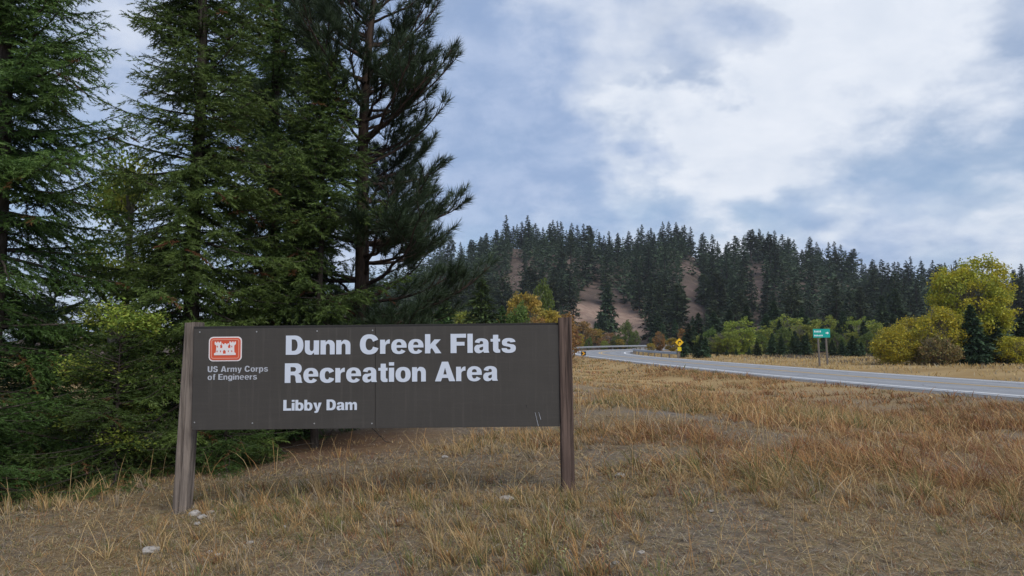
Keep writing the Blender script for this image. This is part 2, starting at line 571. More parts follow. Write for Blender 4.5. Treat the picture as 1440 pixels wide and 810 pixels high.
c = t.mix(t.math('MULTIPLY', t.ramp(t.noise(pos, 7.0, 6, 0.7), 0.55, 0.8), 0.4), c, (0.035, 0.031, 0.027))
principled(t, o, c, 0.62, t.math('ADD', n2, t.math('MULTIPLY', n, 2.0)), 0.25, 0.003, 0.3)
M['sign'] = m
m, t, o = new_mat('weathered_post_wood')
mp = t.node('ShaderNodeMapping'); t.l.new(objco(t), mp.inputs[0]); mp.inputs['Scale'].default_value = (22, 22, 0.9)
g1 = t.noise(mp.outputs[0], 1.6, 6, 0.65, 0.6); g2 = t.noise(objco(t), 2.2, 4, 0.6)
c = t.mix(t.ramp(g1, 0.34, 0.62), (0.075, 0.062, 0.054), (0.27, 0.225, 0.19))
c = t.mix(t.math('MULTIPLY', t.ramp(g2, 0.42, 0.7), 0.55), c, (0.12, 0.098, 0.083))
principled(t, o, c, 0.9, g1, 0.9, 0.008, 0.1)
M['post'] = m
m, t, o = new_mat('reddish_post_wood')
mp = t.node('ShaderNodeMapping'); t.l.new(objco(t), mp.inputs[0]); mp.inputs['Scale'].default_value = (24, 24, 0.8)
g1 = t.noise(mp.outputs[0], 1.6, 6, 0.65, 0.6); g2 = t.noise(objco(t), 2.0, 4, 0.6)
c = t.mix(t.ramp(g1, 0.32, 0.62), (0.035, 0.026, 0.023), (0.15, 0.105, 0.086))
c = t.mix(t.math('MULTIPLY', t.ramp(g2, 0.45, 0.7), 0.5), c, (0.075, 0.052, 0.045))
principled(t, o, c, 0.88, g1, 0.9, 0.008, 0.12)
M['post_red'] = m
M['letter'] = mat_flat('white_vinyl_letters', (0.60, 0.65, 0.74), 0.45, 0.05, 8.0, 0.4, 0, 0.02)
M['letter_small'] = mat_flat('grey_vinyl_letters', (0.44, 0.46, 0.51), 0.5, 0.06, 8.0, 0.4, 0, 0.02)
M['edge'] = mat_flat('dark_backing_wood', (0.03, 0.028, 0.027), 0.85, 0.2, 20)
M['red'] = mat_flat('emblem_red', (0.60, 0.085, 0.035), 0.5, 0.06, 10, 0.4, 0, 0.02)
M['salmon'] = mat_flat('emblem_salmon', (0.72, 0.30, 0.22), 0.5, 0.06, 10, 0.4, 0, 0.02)
M['cream'] = mat_flat('emblem_white', (0.74, 0.70, 0.70), 0.5, 0.05, 10, 0.4, 0, 0.02)
M['screw'] = mat_flat('screw_metal', (0.5, 0.5, 0.5), 0.4, 0.1, 50, 0.5, 0.6)

sign = empty('park_sign', ((PX0 + PX1) / 2, SY, 0.2))
tag(sign, 'large brown park sign board on two weathered wooden posts in dry grass', 'sign')
SO = Vector(sign.location)


def sbox(name, x0, x1, y0, y1, z0, z1, mat, bevel=0.0):
    b = MB(); b.box(((x0 + x1) / 2 - SO.x, (y0 + y1) / 2 - SO.y, (z0 + z1) / 2 - SO.z), (x1 - x0, y1 - y0, z1 - z0))
    return b.build(name, mat, sign, bevel=bevel)


p1 = sbox('panel', PX0, SEAM - 0.0015, SY, SY + 0.019, PZ0, PZ1 - 0.014, M['sign'], 0.002)
p2 = sbox('panel', SEAM + 0.0015, PX1, SY + 0.001, SY + 0.020, PZ0, PZ1 - 0.012, M['sign'], 0.002)
sbox('backing_board', PX0 - 0.012, PX1 + 0.006, SY + 0.0215, SY + 0.06, PZ0 + 0.012, PZ1 + 0.008, M['edge'], 0.003)


def post(u0t, u1t, vt, u0b, u1b, vb, Y, mat, label, depth, seed):
    a, b = at_y(u0t, vt, Y), at_y(u1t, vt, Y); c, d = at_y(u0b, vb, Y), at_y(u1b, vb, Y)
    wd = ((b.x - a.x) + (d.x - c.x)) / 2
    top = Vector(((a.x + b.x) / 2, Y + depth / 2, a.z)); bot = Vector(((c.x + d.x) / 2, Y + depth / 2, c.z))
    dirp = (bot - top) / (top.z - bot.z)
    r = random.Random(seed)
    zs = [i / 12 for i in range(13)]
    V = []; L = (top.z - bot.z) + 0.35
    prof = [(-.5, -.42), (-.42, -.5), (-0.06, -.5), (0.0, -.485), (0.05, -.5), (.42, -.5), (.5, -.42), (.5, .42), (.42, .5), (-.42, .5), (-.5, .42)]
    for k in zs:
        c0 = top + dirp * (L * k)
        for (px, py) in prof:
            V.append(Vector((c0.x + px * wd + r.uniform(-1, 1) * 0.0016 - SO.x, c0.y + py * depth + r.uniform(-1, 1) * 0.0016 - SO.y, c0.z + (r.uniform(-0.004, 0.004) if k == 0 else 0) - SO.z)))
    n = len(prof); F = []
    for i in range(12):
        for k in range(n):
            F.append((i * n + k, (i + 1) * n + k, (i + 1) * n + (k + 1) % n, i * n + (k + 1) % n))
    F.append(tuple(range(n)))
    mb = MB(); mb.add(V, F)
    o = mb.build('post', mat, sign)
    o['label'] = label
    return o


post(259, 278.5, 453.5, 241, 260.5, 722, SY + 0.062, M['post'], 'leaning weathered grey wooden post', 0.15, 3)
post(785.5, 804, 446.5, 790, 808.5, 684, SY - 0.02, M['post_red'], 'dark reddish brown wooden post', 0.13, 4)

# screws along the top and bottom of the left panel
for (u, v) in ((281, 467), (361, 466.5), (446, 465.5), (524, 464.5), (273.5, 594), (355, 595), (442, 595.5), (523, 595.5)):
    q = at_y(u, v, SY)
    b = MB(); b.tube([(q.x - SO.x, -0.003, q.z - SO.z), (q.x - SO.x, 0.001, q.z - SO.z)], [0.0055, 0.006], 8)
    b.build('screw', M['screw'], sign)


# ---- lettering: bold grotesque glyphs drawn as outlines, cap height 1
def arc(cx, cy, rx, ry, a0, a1, n=10):
    return [(cx + rx * math.cos(rad(a0 + (a1 - a0) * i / n)), cy + ry * math.sin(rad(a0 + (a1 - a0) * i / n))) for i in range(n + 1)]


def sup(cx, cy, rx, ry, a0, a1, n=12, e=2.3):
    """arc of a slightly squared ellipse"""
    o_ = []
    for i in range(n + 1):
        a = rad(a0 + (a1 - a0) * i / n); c_, s_ = math.cos(a), math.sin(a)
        o_.append((cx + rx * math.copysign(abs(c_) ** (2 / e), c_), cy + ry * math.copysign(abs(s_) ** (2 / e), s_)))
    return o_


def rect(x0, y0, x1, y1):
    return [(x0, y0), (x1, y0), (x1, y1), (x0, y1)]


XH = 0.735       # x-height over cap height
ST = 0.225       # stem


def arch(x0, w_, h=XH):                           # the arch of n / m / h : outline after the stem
    xi, xo = x0, x0 + w_
    r = w_ - ST
    return sup(xo - 0.255, h - 0.25, 0.255, 0.262, 80, 0, 8) , xi


def g_n():
    W = 0.60
    o_ = [(0, 0), (ST, 0), (ST, 0.40)] + sup(ST + 0.085, 0.40, 0.085, 0.155, 180, 0, 10)[1:] + [(W - ST + 0.02, 0), (W, 0)] + sup(W - 0.25, 0.46, 0.25, 0.29, 0, 95, 9) + [(0.29, 0.715), (ST - 0.015, 0.63), (ST - 0.015, XH), (0, XH)]
    return [o_], W


def g_u():
    s, W = g_n()
    return [[(W - x, XH - y) for (x, y) in s[0]]], W


def g_m():
    W = 0.93
    a = 0.5 * (W - ST) + 0.0
    st = 0.20
    x1 = (W - st) / 2; x2 = W - st
    o_ = [(0, 0), (st + .01, 0), (st + .01, 0.42)] + sup((st + x1) / 2 + .005, 0.42, (x1 - st) / 2 - .005, 0.14, 180, 0, 8)[1:] + [(x1, 0), (x1 + st, 0), (x1 + st, 0.42)] + \
        sup((x1 + st + x2) / 2, 0.42, (x2 - x1 - st) / 2, 0.14, 180, 0, 8)[1:] + [(x2, 0), (W, 0)] + sup(W - 0.21, 0.48, 0.21, 0.27, 0, 95, 8) + \
        [(x2 - 0.09, 0.735), (x1 + st - 0.01, 0.62), (x1 + 0.10, 0.735)] + sup(x1 + 0.0, 0.48, 0.21, 0.27, 60, 110, 4)[1:] + [(st + .06, 0.71), (st - 0.01, 0.63), (st - 0.01, XH), (0, XH)]
    return [o_], W


def g_r():
    W = 0.41
    o_ = [(0, 0), (ST, 0), (ST, 0.34)] + sup(ST + 0.15, 0.36, 0.15, 0.17, 180, 100, 6)[1:] + [(W, 0.53), (W, 0.745)] + [(0.34, 0.74), (0.27, 0.69), (0.21, 0.59), (0.205, XH), (0, XH)]
    return [o_], W


def g_o(W=0.66):
    return [sup(W / 2, XH / 2, W / 2, XH / 2 + 0.02, 0, 360, 40)[:-1], sup(W / 2, XH / 2, W / 2 - ST, XH / 2 - 0.15, 0, 360, 30)[:-1]], W


def g_c(W=0.62):
    o_ = sup(0.33, XH / 2, 0.33, XH / 2 + 0.02, 28, 338, 34) + [(W - 0.215, 0.265)] + sup(0.325, XH / 2, 0.105, 0.215, 325, 35, 18) + [(W - 0.21, 0.465)]
    o_ = [(min(x, W), y) for x, y in o_]
    return [o_], W


def g_e(W=0.65):
    c_ = W / 2
    o_ = [(W, 0.31)] + sup(c_, XH / 2, c_, XH / 2 + 0.02, 0, 325, 36)[1:] + [(W - 0.225, 0.225)] + sup(c_, 0.30, 0.105, 0.175, 318, 180, 10) + [(c_ - 0.105, 0.31)]
    hole = [(c_ - 0.105, 0.445)] + [(c_ + 0.105, 0.445)] + sup(c_, 0.46, 0.105, 0.145, 5, 175, 12)
    return [o_, hole], W


def g_a():
    W = 0.63
    o_ = [(0.40, 0.0), (W, 0), (W, 0.03), (0.605, 0.09), (0.60, 0.16), (0.60, 0.50)] + sup(0.31, 0.50, 0.29, 0.255, 0, 172, 14) + [(0.235, 0.50)] + sup(0.30, 0.51, 0.075, 0.10, 180, 0, 8) + \
        [(0.375, 0.475), (0.33, 0.445), (0.16, 0.415)] + sup(0.20, 0.205, 0.20, 0.225, 100, 275, 14) + [(0.31, 0.015), (0.385, 0.075)]
    hole = [(0.375, 0.33)] + [(0.31, 0.30), (0.245, 0.275)] + sup(0.285, 0.205, 0.07, 0.075, 120, 290, 8) + [(0.35, 0.15), (0.375, 0.21)]
    return [o_, hole], W


def g_s():
    W = 0.60
    o_ = sup(0.30, 0.535, 0.285, 0.22, 8, 250, 18)[:] 
    top = sup(0.30, 0.525, 0.285, 0.23, 5, 180, 14)
    o_ = [(0.375, 0.525)] + [top[0]] + top[1:] + sup(0.21, 0.50, 0.195, 0.17, 180, 245, 6)[1:] + [(0.30, 0.30), (0.36, 0.27), (0.385, 0.22), (0.36, 0.165), (0.30, 0.15), (0.24, 0.165), (0.215, 0.23), (0.0, 0.23)] + \
        sup(0.30, 0.21, 0.30, 0.23, 180, 360, 16)[1:] + sup(0.39, 0.24, 0.21, 0.195, 0, 65, 6)[1:] + [(0.32, 0.45), (0.245, 0.475), (0.225, 0.52), (0.245, 0.57), (0.30, 0.585), (0.35, 0.57)]
    return [o_], W


def g_t():
    W = 0.40
    o_ = [(0.10, 0.20)] + sup(0.29, 0.19, 0.19, 0.20, 180, 270, 8)[1:] + [(W, 0.0), (W, 0.16), (0.35, 0.165), (0.325, 0.21), (0.325, 0.575), (W, 0.575), (W, 0.72), (0.325, 0.72), (0.325, 0.93), (0.10, 0.93), (0.10, 0.72), (0, 0.72), (0, 0.575), (0.10, 0.575)]
    return [o_], W


def g_k():
    return [[(0, 0), (ST, 0), (ST, 0.20), (0.29, 0.28), (0.43, 0), (0.69, 0), (0.445, 0.435), (0.665, 0.72), (0.40, 0.72), (ST, 0.475), (ST, 1.0), (0, 1.0)]], 0.68


def g_l():
    return [rect(0, 0, ST, 1.0)], ST


def g_i():
    return [rect(0, 0, ST, 0.72), rect(0, 0.83, ST, 1.0)], ST


def g_b(W=0.655):
    bowl = sup(0.335, XH / 2, 0.32, XH / 2 + 0.02, -125, 125, 26)
    o_ = [(0, 0), (0.215, 0), (0.215, 0.075)] + bowl[2:-2] + [(ST, 0.645), (ST, 1.0), (0, 1.0)]
    return [o_, sup(0.325, XH / 2, 0.105, 0.21, 0, 360, 24)[:-1]], W


def g_p():
    s, W = g_b()
    return [[(x, XH - y) for (x, y) in c_] for c_ in s], W


def g_y():
    return [[(0.10, -0.23), (0.21, -0.235)] + [(0.31, -0.215), (0.375, -0.16), (0.42, -0.06), (0.66, 0.72), (0.425, 0.72), (0.335, 0.26), (0.24, 0.72), (0, 0.72), (0.215, 0.05), (0.205, -0.03), (0.16, -0.07), (0.10, -0.065)]], 0.66


def g_f():
    return [[(0.09, 0), (0.315, 0), (0.315, 0.575), (0.42, 0.575), (0.42, 0.72), (0.315, 0.72), (0.325, 0.81), (0.36, 0.84), (0.42, 0.84), (0.42, 1.0), (0.30, 1.01)] + sup(0.28, 0.81, 0.19, 0.20, 95, 180, 7) + [(0.09, 0.72), (0, 0.72), (0, 0.575), (0.09, 0.575)]], 0.42


def g_g():
    W = 0.655
    bowl = sup(0.32, XH / 2, 0.32, XH / 2 + 0.02, 55, 305, 26)
    o_ = [(W, XH - 0.015), (0.445, XH - 0.015), (0.445, 0.645)] + bowl + [(0.43, 0.075), (0.43, 0.02), (0.40, -0.05), (0.32, -0.075), (0.25, -0.06), (0.235, -0.02), (0.015, -0.02), (0.03, -0.11), (0.12, -0.20), (0.32, -0.235), (0.53, -0.20), (0.63, -0.10), (W, 0.03)]
    return [o_, sup(0.335, XH / 2 + 0.01, 0.105, 0.19, 0, 360, 24)[:-1]], W


def g_D():
    o_ = [(0, 0), (0.36, 0)] + sup(0.36, 0.5, 0.38, 0.5, -90, 90, 22, 2.25)[1:-1] + [(0.36, 1.0), (0, 1.0)]
    return [o_, [(0.245, 0.20), (0.33, 0.20)] + sup(0.33, 0.5, 0.165, 0.30, -90, 90, 16, 2.2)[1:-1] + [(0.33, 0.80), (0.245, 0.80)]], 0.74


def g_C():
    W = 0.79
    o_ = sup(0.40, 0.5, 0.40, 0.525, 24, 340, 38) + [(W - 0.235, 0.38)] + sup(0.40, 0.5, 0.16, 0.305, 325, 35, 22) + [(W - 0.24, 0.635)]
    return [[(min(x, W), y) for x, y in o_]], W


def g_F():
    return [[(0, 0), (0.25, 0), (0.25, 0.385), (0.59, 0.385), (0.59, 0.58), (0.25, 0.58), (0.25, 0.795), (0.655, 0.795), (0.655, 1), (0, 1)]], 0.65


def g_E():
    return [[(0, 0), (0.68, 0), (0.68, 0.205), (0.25, 0.205), (0.25, 0.41), (0.64, 0.41), (0.64, 0.60), (0.25, 0.60), (0.25, 0.795), (0.67, 0.795), (0.67, 1), (0, 1)]], 0.67


def g_L():
    return [[(0, 0), (0.63, 0), (0.63, 0.21), (0.25, 0.21), (0.25, 1), (0, 1)]], 0.61


def g_A():
    return [[(0, 0), (0.26, 0), (0.315, 0.17), (0.565, 0.17), (0.62, 0), (0.88, 0), (0.575, 1), (0.305, 1)], [(0.365, 0.35), (0.515, 0.35), (0.44, 0.70)]], 0.86


def g_R():
    o_ = [(0, 0), (0.25, 0), (0.25, 0.39), (0.36, 0.39), (0.43, 0.37), (0.465, 0.30), (0.475, 0.12), (0.50, 0), (0.765, 0), (0.765, 0.03), (0.735, 0.07), (0.72, 0.25), (0.68, 0.40), (0.59, 0.465), (0.68, 0.53), (0.725, 0.62)] + sup(0.465, 0.72, 0.27, 0.28, 0, 90, 10) + [(0, 1)]
    return [o_, [(0.25, 0.575), (0.38, 0.575)] + sup(0.38, 0.69, 0.105, 0.115, -90, 90, 10)[1:] + [(0.25, 0.805)]], 0.75


def g_U():
    W = 0.73
    return [[(0, 1), (0, 0.38)] + sup(W / 2, 0.38, W / 2, 0.405, 180, 360, 22)[1:] + [(W, 1), (W - .25, 1), (W - .25, 0.38)] + sup(W / 2, 0.38, W / 2 - .25, 0.20, 360, 180, 12)[1:] + [(0.25, 1)]], W


def g_S():
    W = 0.70
    s, w0 = g_s()
    return [[(x / w0 * W, (y + 0.02) / 0.775 * 1.04 - 0.02) for (x, y) in s[0]]], W


GL = dict(D=g_D, u=g_u, n=g_n, C=g_C, r=g_r, e=g_e, k=g_k, F=g_F, l=g_l, a=g_a, t=g_t, s=g_s, R=g_R, c=g_c, i=g_i, o=g_o, A=g_A, L=g_L, b=g_b, y=g_y, m=g_m, U=g_U, S=g_S, p=g_p, f=g_f, E=g_E, g=g_g)


def lettering(text, u0, u1, vbase0, vcap, mat, parent, gap=0.062, space=0.40, thin=0.0, name='lettering', lift=0.0025):
    """a line of cut vinyl letters on the board, from pixel u0 to u1"""
    a = at_y(u0, vbase0, SY); b = at_y(u1, vbase0, SY); cap = at_y(u0, vcap, SY)
    H_ = cap.z - a.z
    x = 0.0; words = [[]]
    for ch in text:
        if ch == ' ':
            x += space - gap; words.append([]); continue
        cs, wd = GL[ch]()
        words[-1].append((cs, x)); x += wd + gap
    sx = (b.x - a.x) / (x - gap)
    for items, word in zip(words, text.split()):
        cu = bpy.data.curves.new(name, 'CURVE'); cu.dimensions = '2D'; cu.fill_mode = 'BOTH'; cu.extrude = 0.001; cu.offset = thin
        for cs, ox in items:
            for c_ in cs:
                sp_ = cu.splines.new('POLY'); sp_.points.add(len(c_) - 1); sp_.use_cyclic_u = True
                for i, (px_, py_) in enumerate(c_):
                    sp_.points[i].co = ((px_ + ox) * sx, py_ * H_, 0, 1)
        tmp = bpy.data.objects.new(name, cu); COL.objects.link(tmp)
        dg = bpy.context.evaluated_depsgraph_get(); dg.update()
        me = bpy.data.meshes.new_from_object(tmp.evaluated_get(dg))
        bpy.data.objects.remove(tmp)
        me.materials.clear(); me.materials.append(mat)
        o = bpy.data.objects.new(name, me); link(o, parent)
        o.matrix_local = Matrix.Translation((a.x - SO.x, -lift, a.z - SO.z)) @ Matrix.Rotation(rad(90), 4, 'X')
        o['label'] = 'white letters reading ' + word


lettering('Dunn Creek Flats', 402, 725.5, 499, 472, M['letter'], sign)
lettering('Recreation Area', 400.5, 700, 538.5, 511, M['letter'], sign)
lettering('Libby Dam', 398.5, 502, 577.5, 562.5, M['letter'], sign)
lettering('US Army Corps', 292, 377, 523.5, 515, M['letter_small'], sign, 0.075, 0.40, -0.0012)
lettering('of Engineers', 292, 361.5, 534.5, 526, M['letter_small'], sign, 0.075, 0.40, -0.0012)

# ---- the red castle emblem
def flat(name, loops, mat, parent, lift, label=None):
    cu = bpy.data.curves.new(name, 'CURVE'); cu.dimensions = '2D'; cu.fill_mode = 'BOTH'; cu.extrude = 0.0008
    for c_ in loops:
        sp_ = cu.splines.new('POLY'); sp_.points.add(len(c_) - 1); sp_.use_cyclic_u = True
        for i, (a_, b_) in enumerate(c_):
            sp_.points[i].co = (a_, b_, 0, 1)
    tmp = bpy.data.objects.new(name, cu); COL.objects.link(tmp)
    dg = bpy.context.evaluated_depsgraph_get(); dg.update()
    me = bpy.data.meshes.new_from_object(tmp.evaluated_get(dg)); bpy.data.objects.remove(tmp)
    me.materials.clear(); me.materials.append(mat)
    o = bpy.data.objects.new(name, me); link(o, parent)
    if label: o['label'] = label
    o.matrix_local = Matrix.Translation((0, -lift, 0)) @ Matrix.Rotation(rad(90), 4, 'X')
    return o


e0, e1 = at_y(293.5, 507.5, SY), at_y(340.5, 474, SY)
EW, EH = e1.x - e0.x, (at_y(317, 473.5, SY).z - at_y(317, 508, SY).z)
emb = empty('emblem', (0, 0, 0)); emb.parent = sign
emb.location = ((e0.x + e1.x) / 2 - SO.x, 0, (at_y(317, 473.5, SY).z + at_y(317, 508, SY).z) / 2 - SO.z)
emb['label'] = 'red rounded rectangle with white castle'


def rrect(w_, h_, r):
    o_ = []
    for (cx, cy, a) in ((w_ / 2 - r, h_ / 2 - r, 0), (-w_ / 2 + r, h_ / 2 - r, 90), (-w_ / 2 + r, -h_ / 2 + r, 180), (w_ / 2 - r, -h_ / 2 + r, 270)):
        o_ += arc(cx, cy, r, r, a, a + 90, 6)
    return o_


flat('border', [rrect(EW, EH, 0.036)], M['cream'], emb, 0.0020)
flat('red_band', [rrect(EW - 0.020, EH - 0.020, 0.028)], M['red'], emb, 0.0040)
flat('inner_line', [rrect(EW - 0.042, EH - 0.042, 0.018), rrect(EW - 0.056, EH - 0.056, 0.012)], M['salmon'], emb, 0.0060)
u_ = EW / 330.0


def E_(pts):                                      # emblem drawing units from the close look at the photo
    return [((x - 350) * u_, -(y - 300) * u_ * 0.94) for x, y in pts]


castle = [(240, 365), (240, 345), (258, 335), (262, 265), (245, 250), (245, 222), (258, 222), (258, 232), (270, 232), (270, 222), (284, 222), (284, 232), (296, 232), (296, 222), (310, 222), (310, 250), (300, 262), (300, 290), (320, 290), (322, 268), (314, 258), (314, 240), (326, 240), (326, 250), (342, 250), (342, 240), (358, 240), (358, 250), (374, 250), (374, 240), (386, 240), (386, 258), (378, 268), (380, 290), (402, 290), (402, 262), (392, 250), (392, 222), (406, 222), (406, 232), (418, 232), (418, 222), (432, 222), (432, 232), (444, 232), (444, 222), (456, 222), (456, 250), (440, 265), (442, 335), (456, 345), (456, 365)]
holes = [E_([(328, 350), (328, 325), (334, 314), (342, 310), (350, 314), (356, 325), (356, 350)])]
for (x, y) in ((272, 275), (416, 275), (270, 325), (304, 325), (382, 325), (416, 325)):
    holes.append(E_(rect(x - 5, y - 9, x + 5, y + 9)))
flat('castle', [E_(castle)] + holes, M['cream'], emb, 0.0062, 'white three towered castle')

for (ua, va, ub, vb) in ((752.5, 580, 757, 599), (757.5, 579.5, 760.5, 590), (741, 573.5, 740, 569)):
    a_, b_ = at_y(ua, va, SY), at_y(ub, vb, SY)
    mb = MB(); mb.tube([(a_.x - SO.x, -0.0012, a_.z - SO.z), (b_.x - SO.x, -0.0012, b_.z - SO.z)], [0.0012, 0.0022], 4)
    mb.build('scratch', M['letter_small'] if ua > 745 else M['edge'], sign)
# ------------------------------------------------------------------ trees: builders
def unit(a):
    return a / np.maximum(np.linalg.norm(a, axis=-1, keepdims=True), 1e-9)


class Twigs:
    """gathers twig segments; needles are grown from all of them at once"""
    def __init__(self):
        self.p = []; self.d = []; self.l = []; self.c = []

    def add(self, p, d, l, c):
        self.p.append(p); self.d.append(d); self.l.append(l); self.c.append(c)

    def arrays(self):
        return np.concatenate(self.p), np.concatenate(self.d), np.concatenate(self.l), np.concatenate(self.c)


def grow_needles(P, D, L, C, k, nlen, nwid, a0, a1, t0=0.0, flat=0.0, seed=1):
    """k pointed needles round each twig; C = tint per twig"""
    g = np.random.default_rng(seed)
    n = len(P)
    ref = np.where(np.abs(D[:, 2:3]) > 0.9, np.array([[1.0, 0, 0]]), np.array([[0, 0, 1.0]]))
    U = unit(np.cross(D, ref)); W_ = np.cross(D, U)
    t = t0 + (1 - t0) * (np.arange(k)[None, :] + g.random((n, k))) / k
    ph = g.random((n, k)) * 2 * np.pi
    al = a0 + (a1 - a0) * g.random((n, k)) ** 1.0
    al = al * (1.0 - 0.45 * t)
    rad_ = U[:, None, :] * np.cos(ph)[..., None] + W_[:, None, :] * (np.sin(ph) * (1 - flat))[..., None]
    rad_ = unit(rad_)
    dn = unit(D[:, None, :] * np.cos(al)[..., None] + rad_ * np.sin(al)[..., None])
    base = P[:, None, :] + D[:, None, :] * (t * L[:, None])[..., None]
    ln = nlen * (0.7 + 0.6 * g.random((n, k)))
    side = unit(np.cross(dn, g.normal(size=(n, k, 3)))) * (nwid * 0.5)
    tip = base + dn * ln[..., None]
    V = np.stack([base - side, base + side, tip], 2).reshape(-1, 3)
    F = np.arange(len(V)).reshape(-1, 3)
    cc = C[:, None, None, :] * (0.8 + 0.4 * g.random((n, k)))[..., None, None]
    cc = np.repeat(cc, 3, axis=2).reshape(-1, 3)
    return V, F, cc


def limb_curve(base, az, L, e0, sag, tipup, n=7, wig=0.0, g=None):
    t = np.linspace(0, 1, n)
    h = L * t * math.cos(e0)
    z = L * (math.sin(e0) * t - sag * t ** 2 + tipup * t ** 3)
    side = np.cumsum(g.normal(size=n)) * wig * L / n if g is not None else 0
    d = np.array([math.cos(az), math.sin(az), 0.0]); s = np.array([-math.sin(az), math.cos(az), 0.0])
    return base[None, :] + d[None, :] * h[:, None] + s[None, :] * (side * np.ones(n))[:, None] + np.array([0, 0, 1.0])[None, :] * z[:, None]


def along(P, t):
    """points and directions at parameters t (0..1) of a polyline"""
    n = len(P) - 1
    x = np.clip(t * n, 0, n - 1e-6); i = x.astype(int); f = (x - i)[:, None]
    return P[i] * (1 - f) + P[i + 1] * f, unit(P[i + 1] - P[i])


class Wood:
    def __init__(self):
        self.V = []; self.F = []; self.n = 0

    def tube(self, P, r0, r1, k=5):
        n = len(P)
        d = unit(np.gradient(P, axis=0))
        ref = np.array([0.31, 0.87, 0.27]); U = unit(np.cross(d, ref)); W_ = np.cross(d, U)
        a = np.arange(k) * 2 * np.pi / k
        r = np.linspace(r0, r1, n) if np.isscalar(r0) else r0
        ring = P[:, None, :] + (U[:, None, :] * np.cos(a)[None, :, None] + W_[:, None, :] * np.sin(a)[None, :, None]) * r[:, None, None]
        self.V.append(ring.reshape(-1, 3))
        i = np.arange(n - 1)[:, None] * k; j = np.arange(k)[None, :]; j2 = (j + 1) % k
        self.F.append(np.stack([i + j, i + j2, i + k + j2, i + k + j], -1).reshape(-1, 4) + self.n)
        self.n += n * k

    def mesh(self, name):
        return fast_mesh(name, np.concatenate(self.V), np.concatenate(self.F), smooth=True)


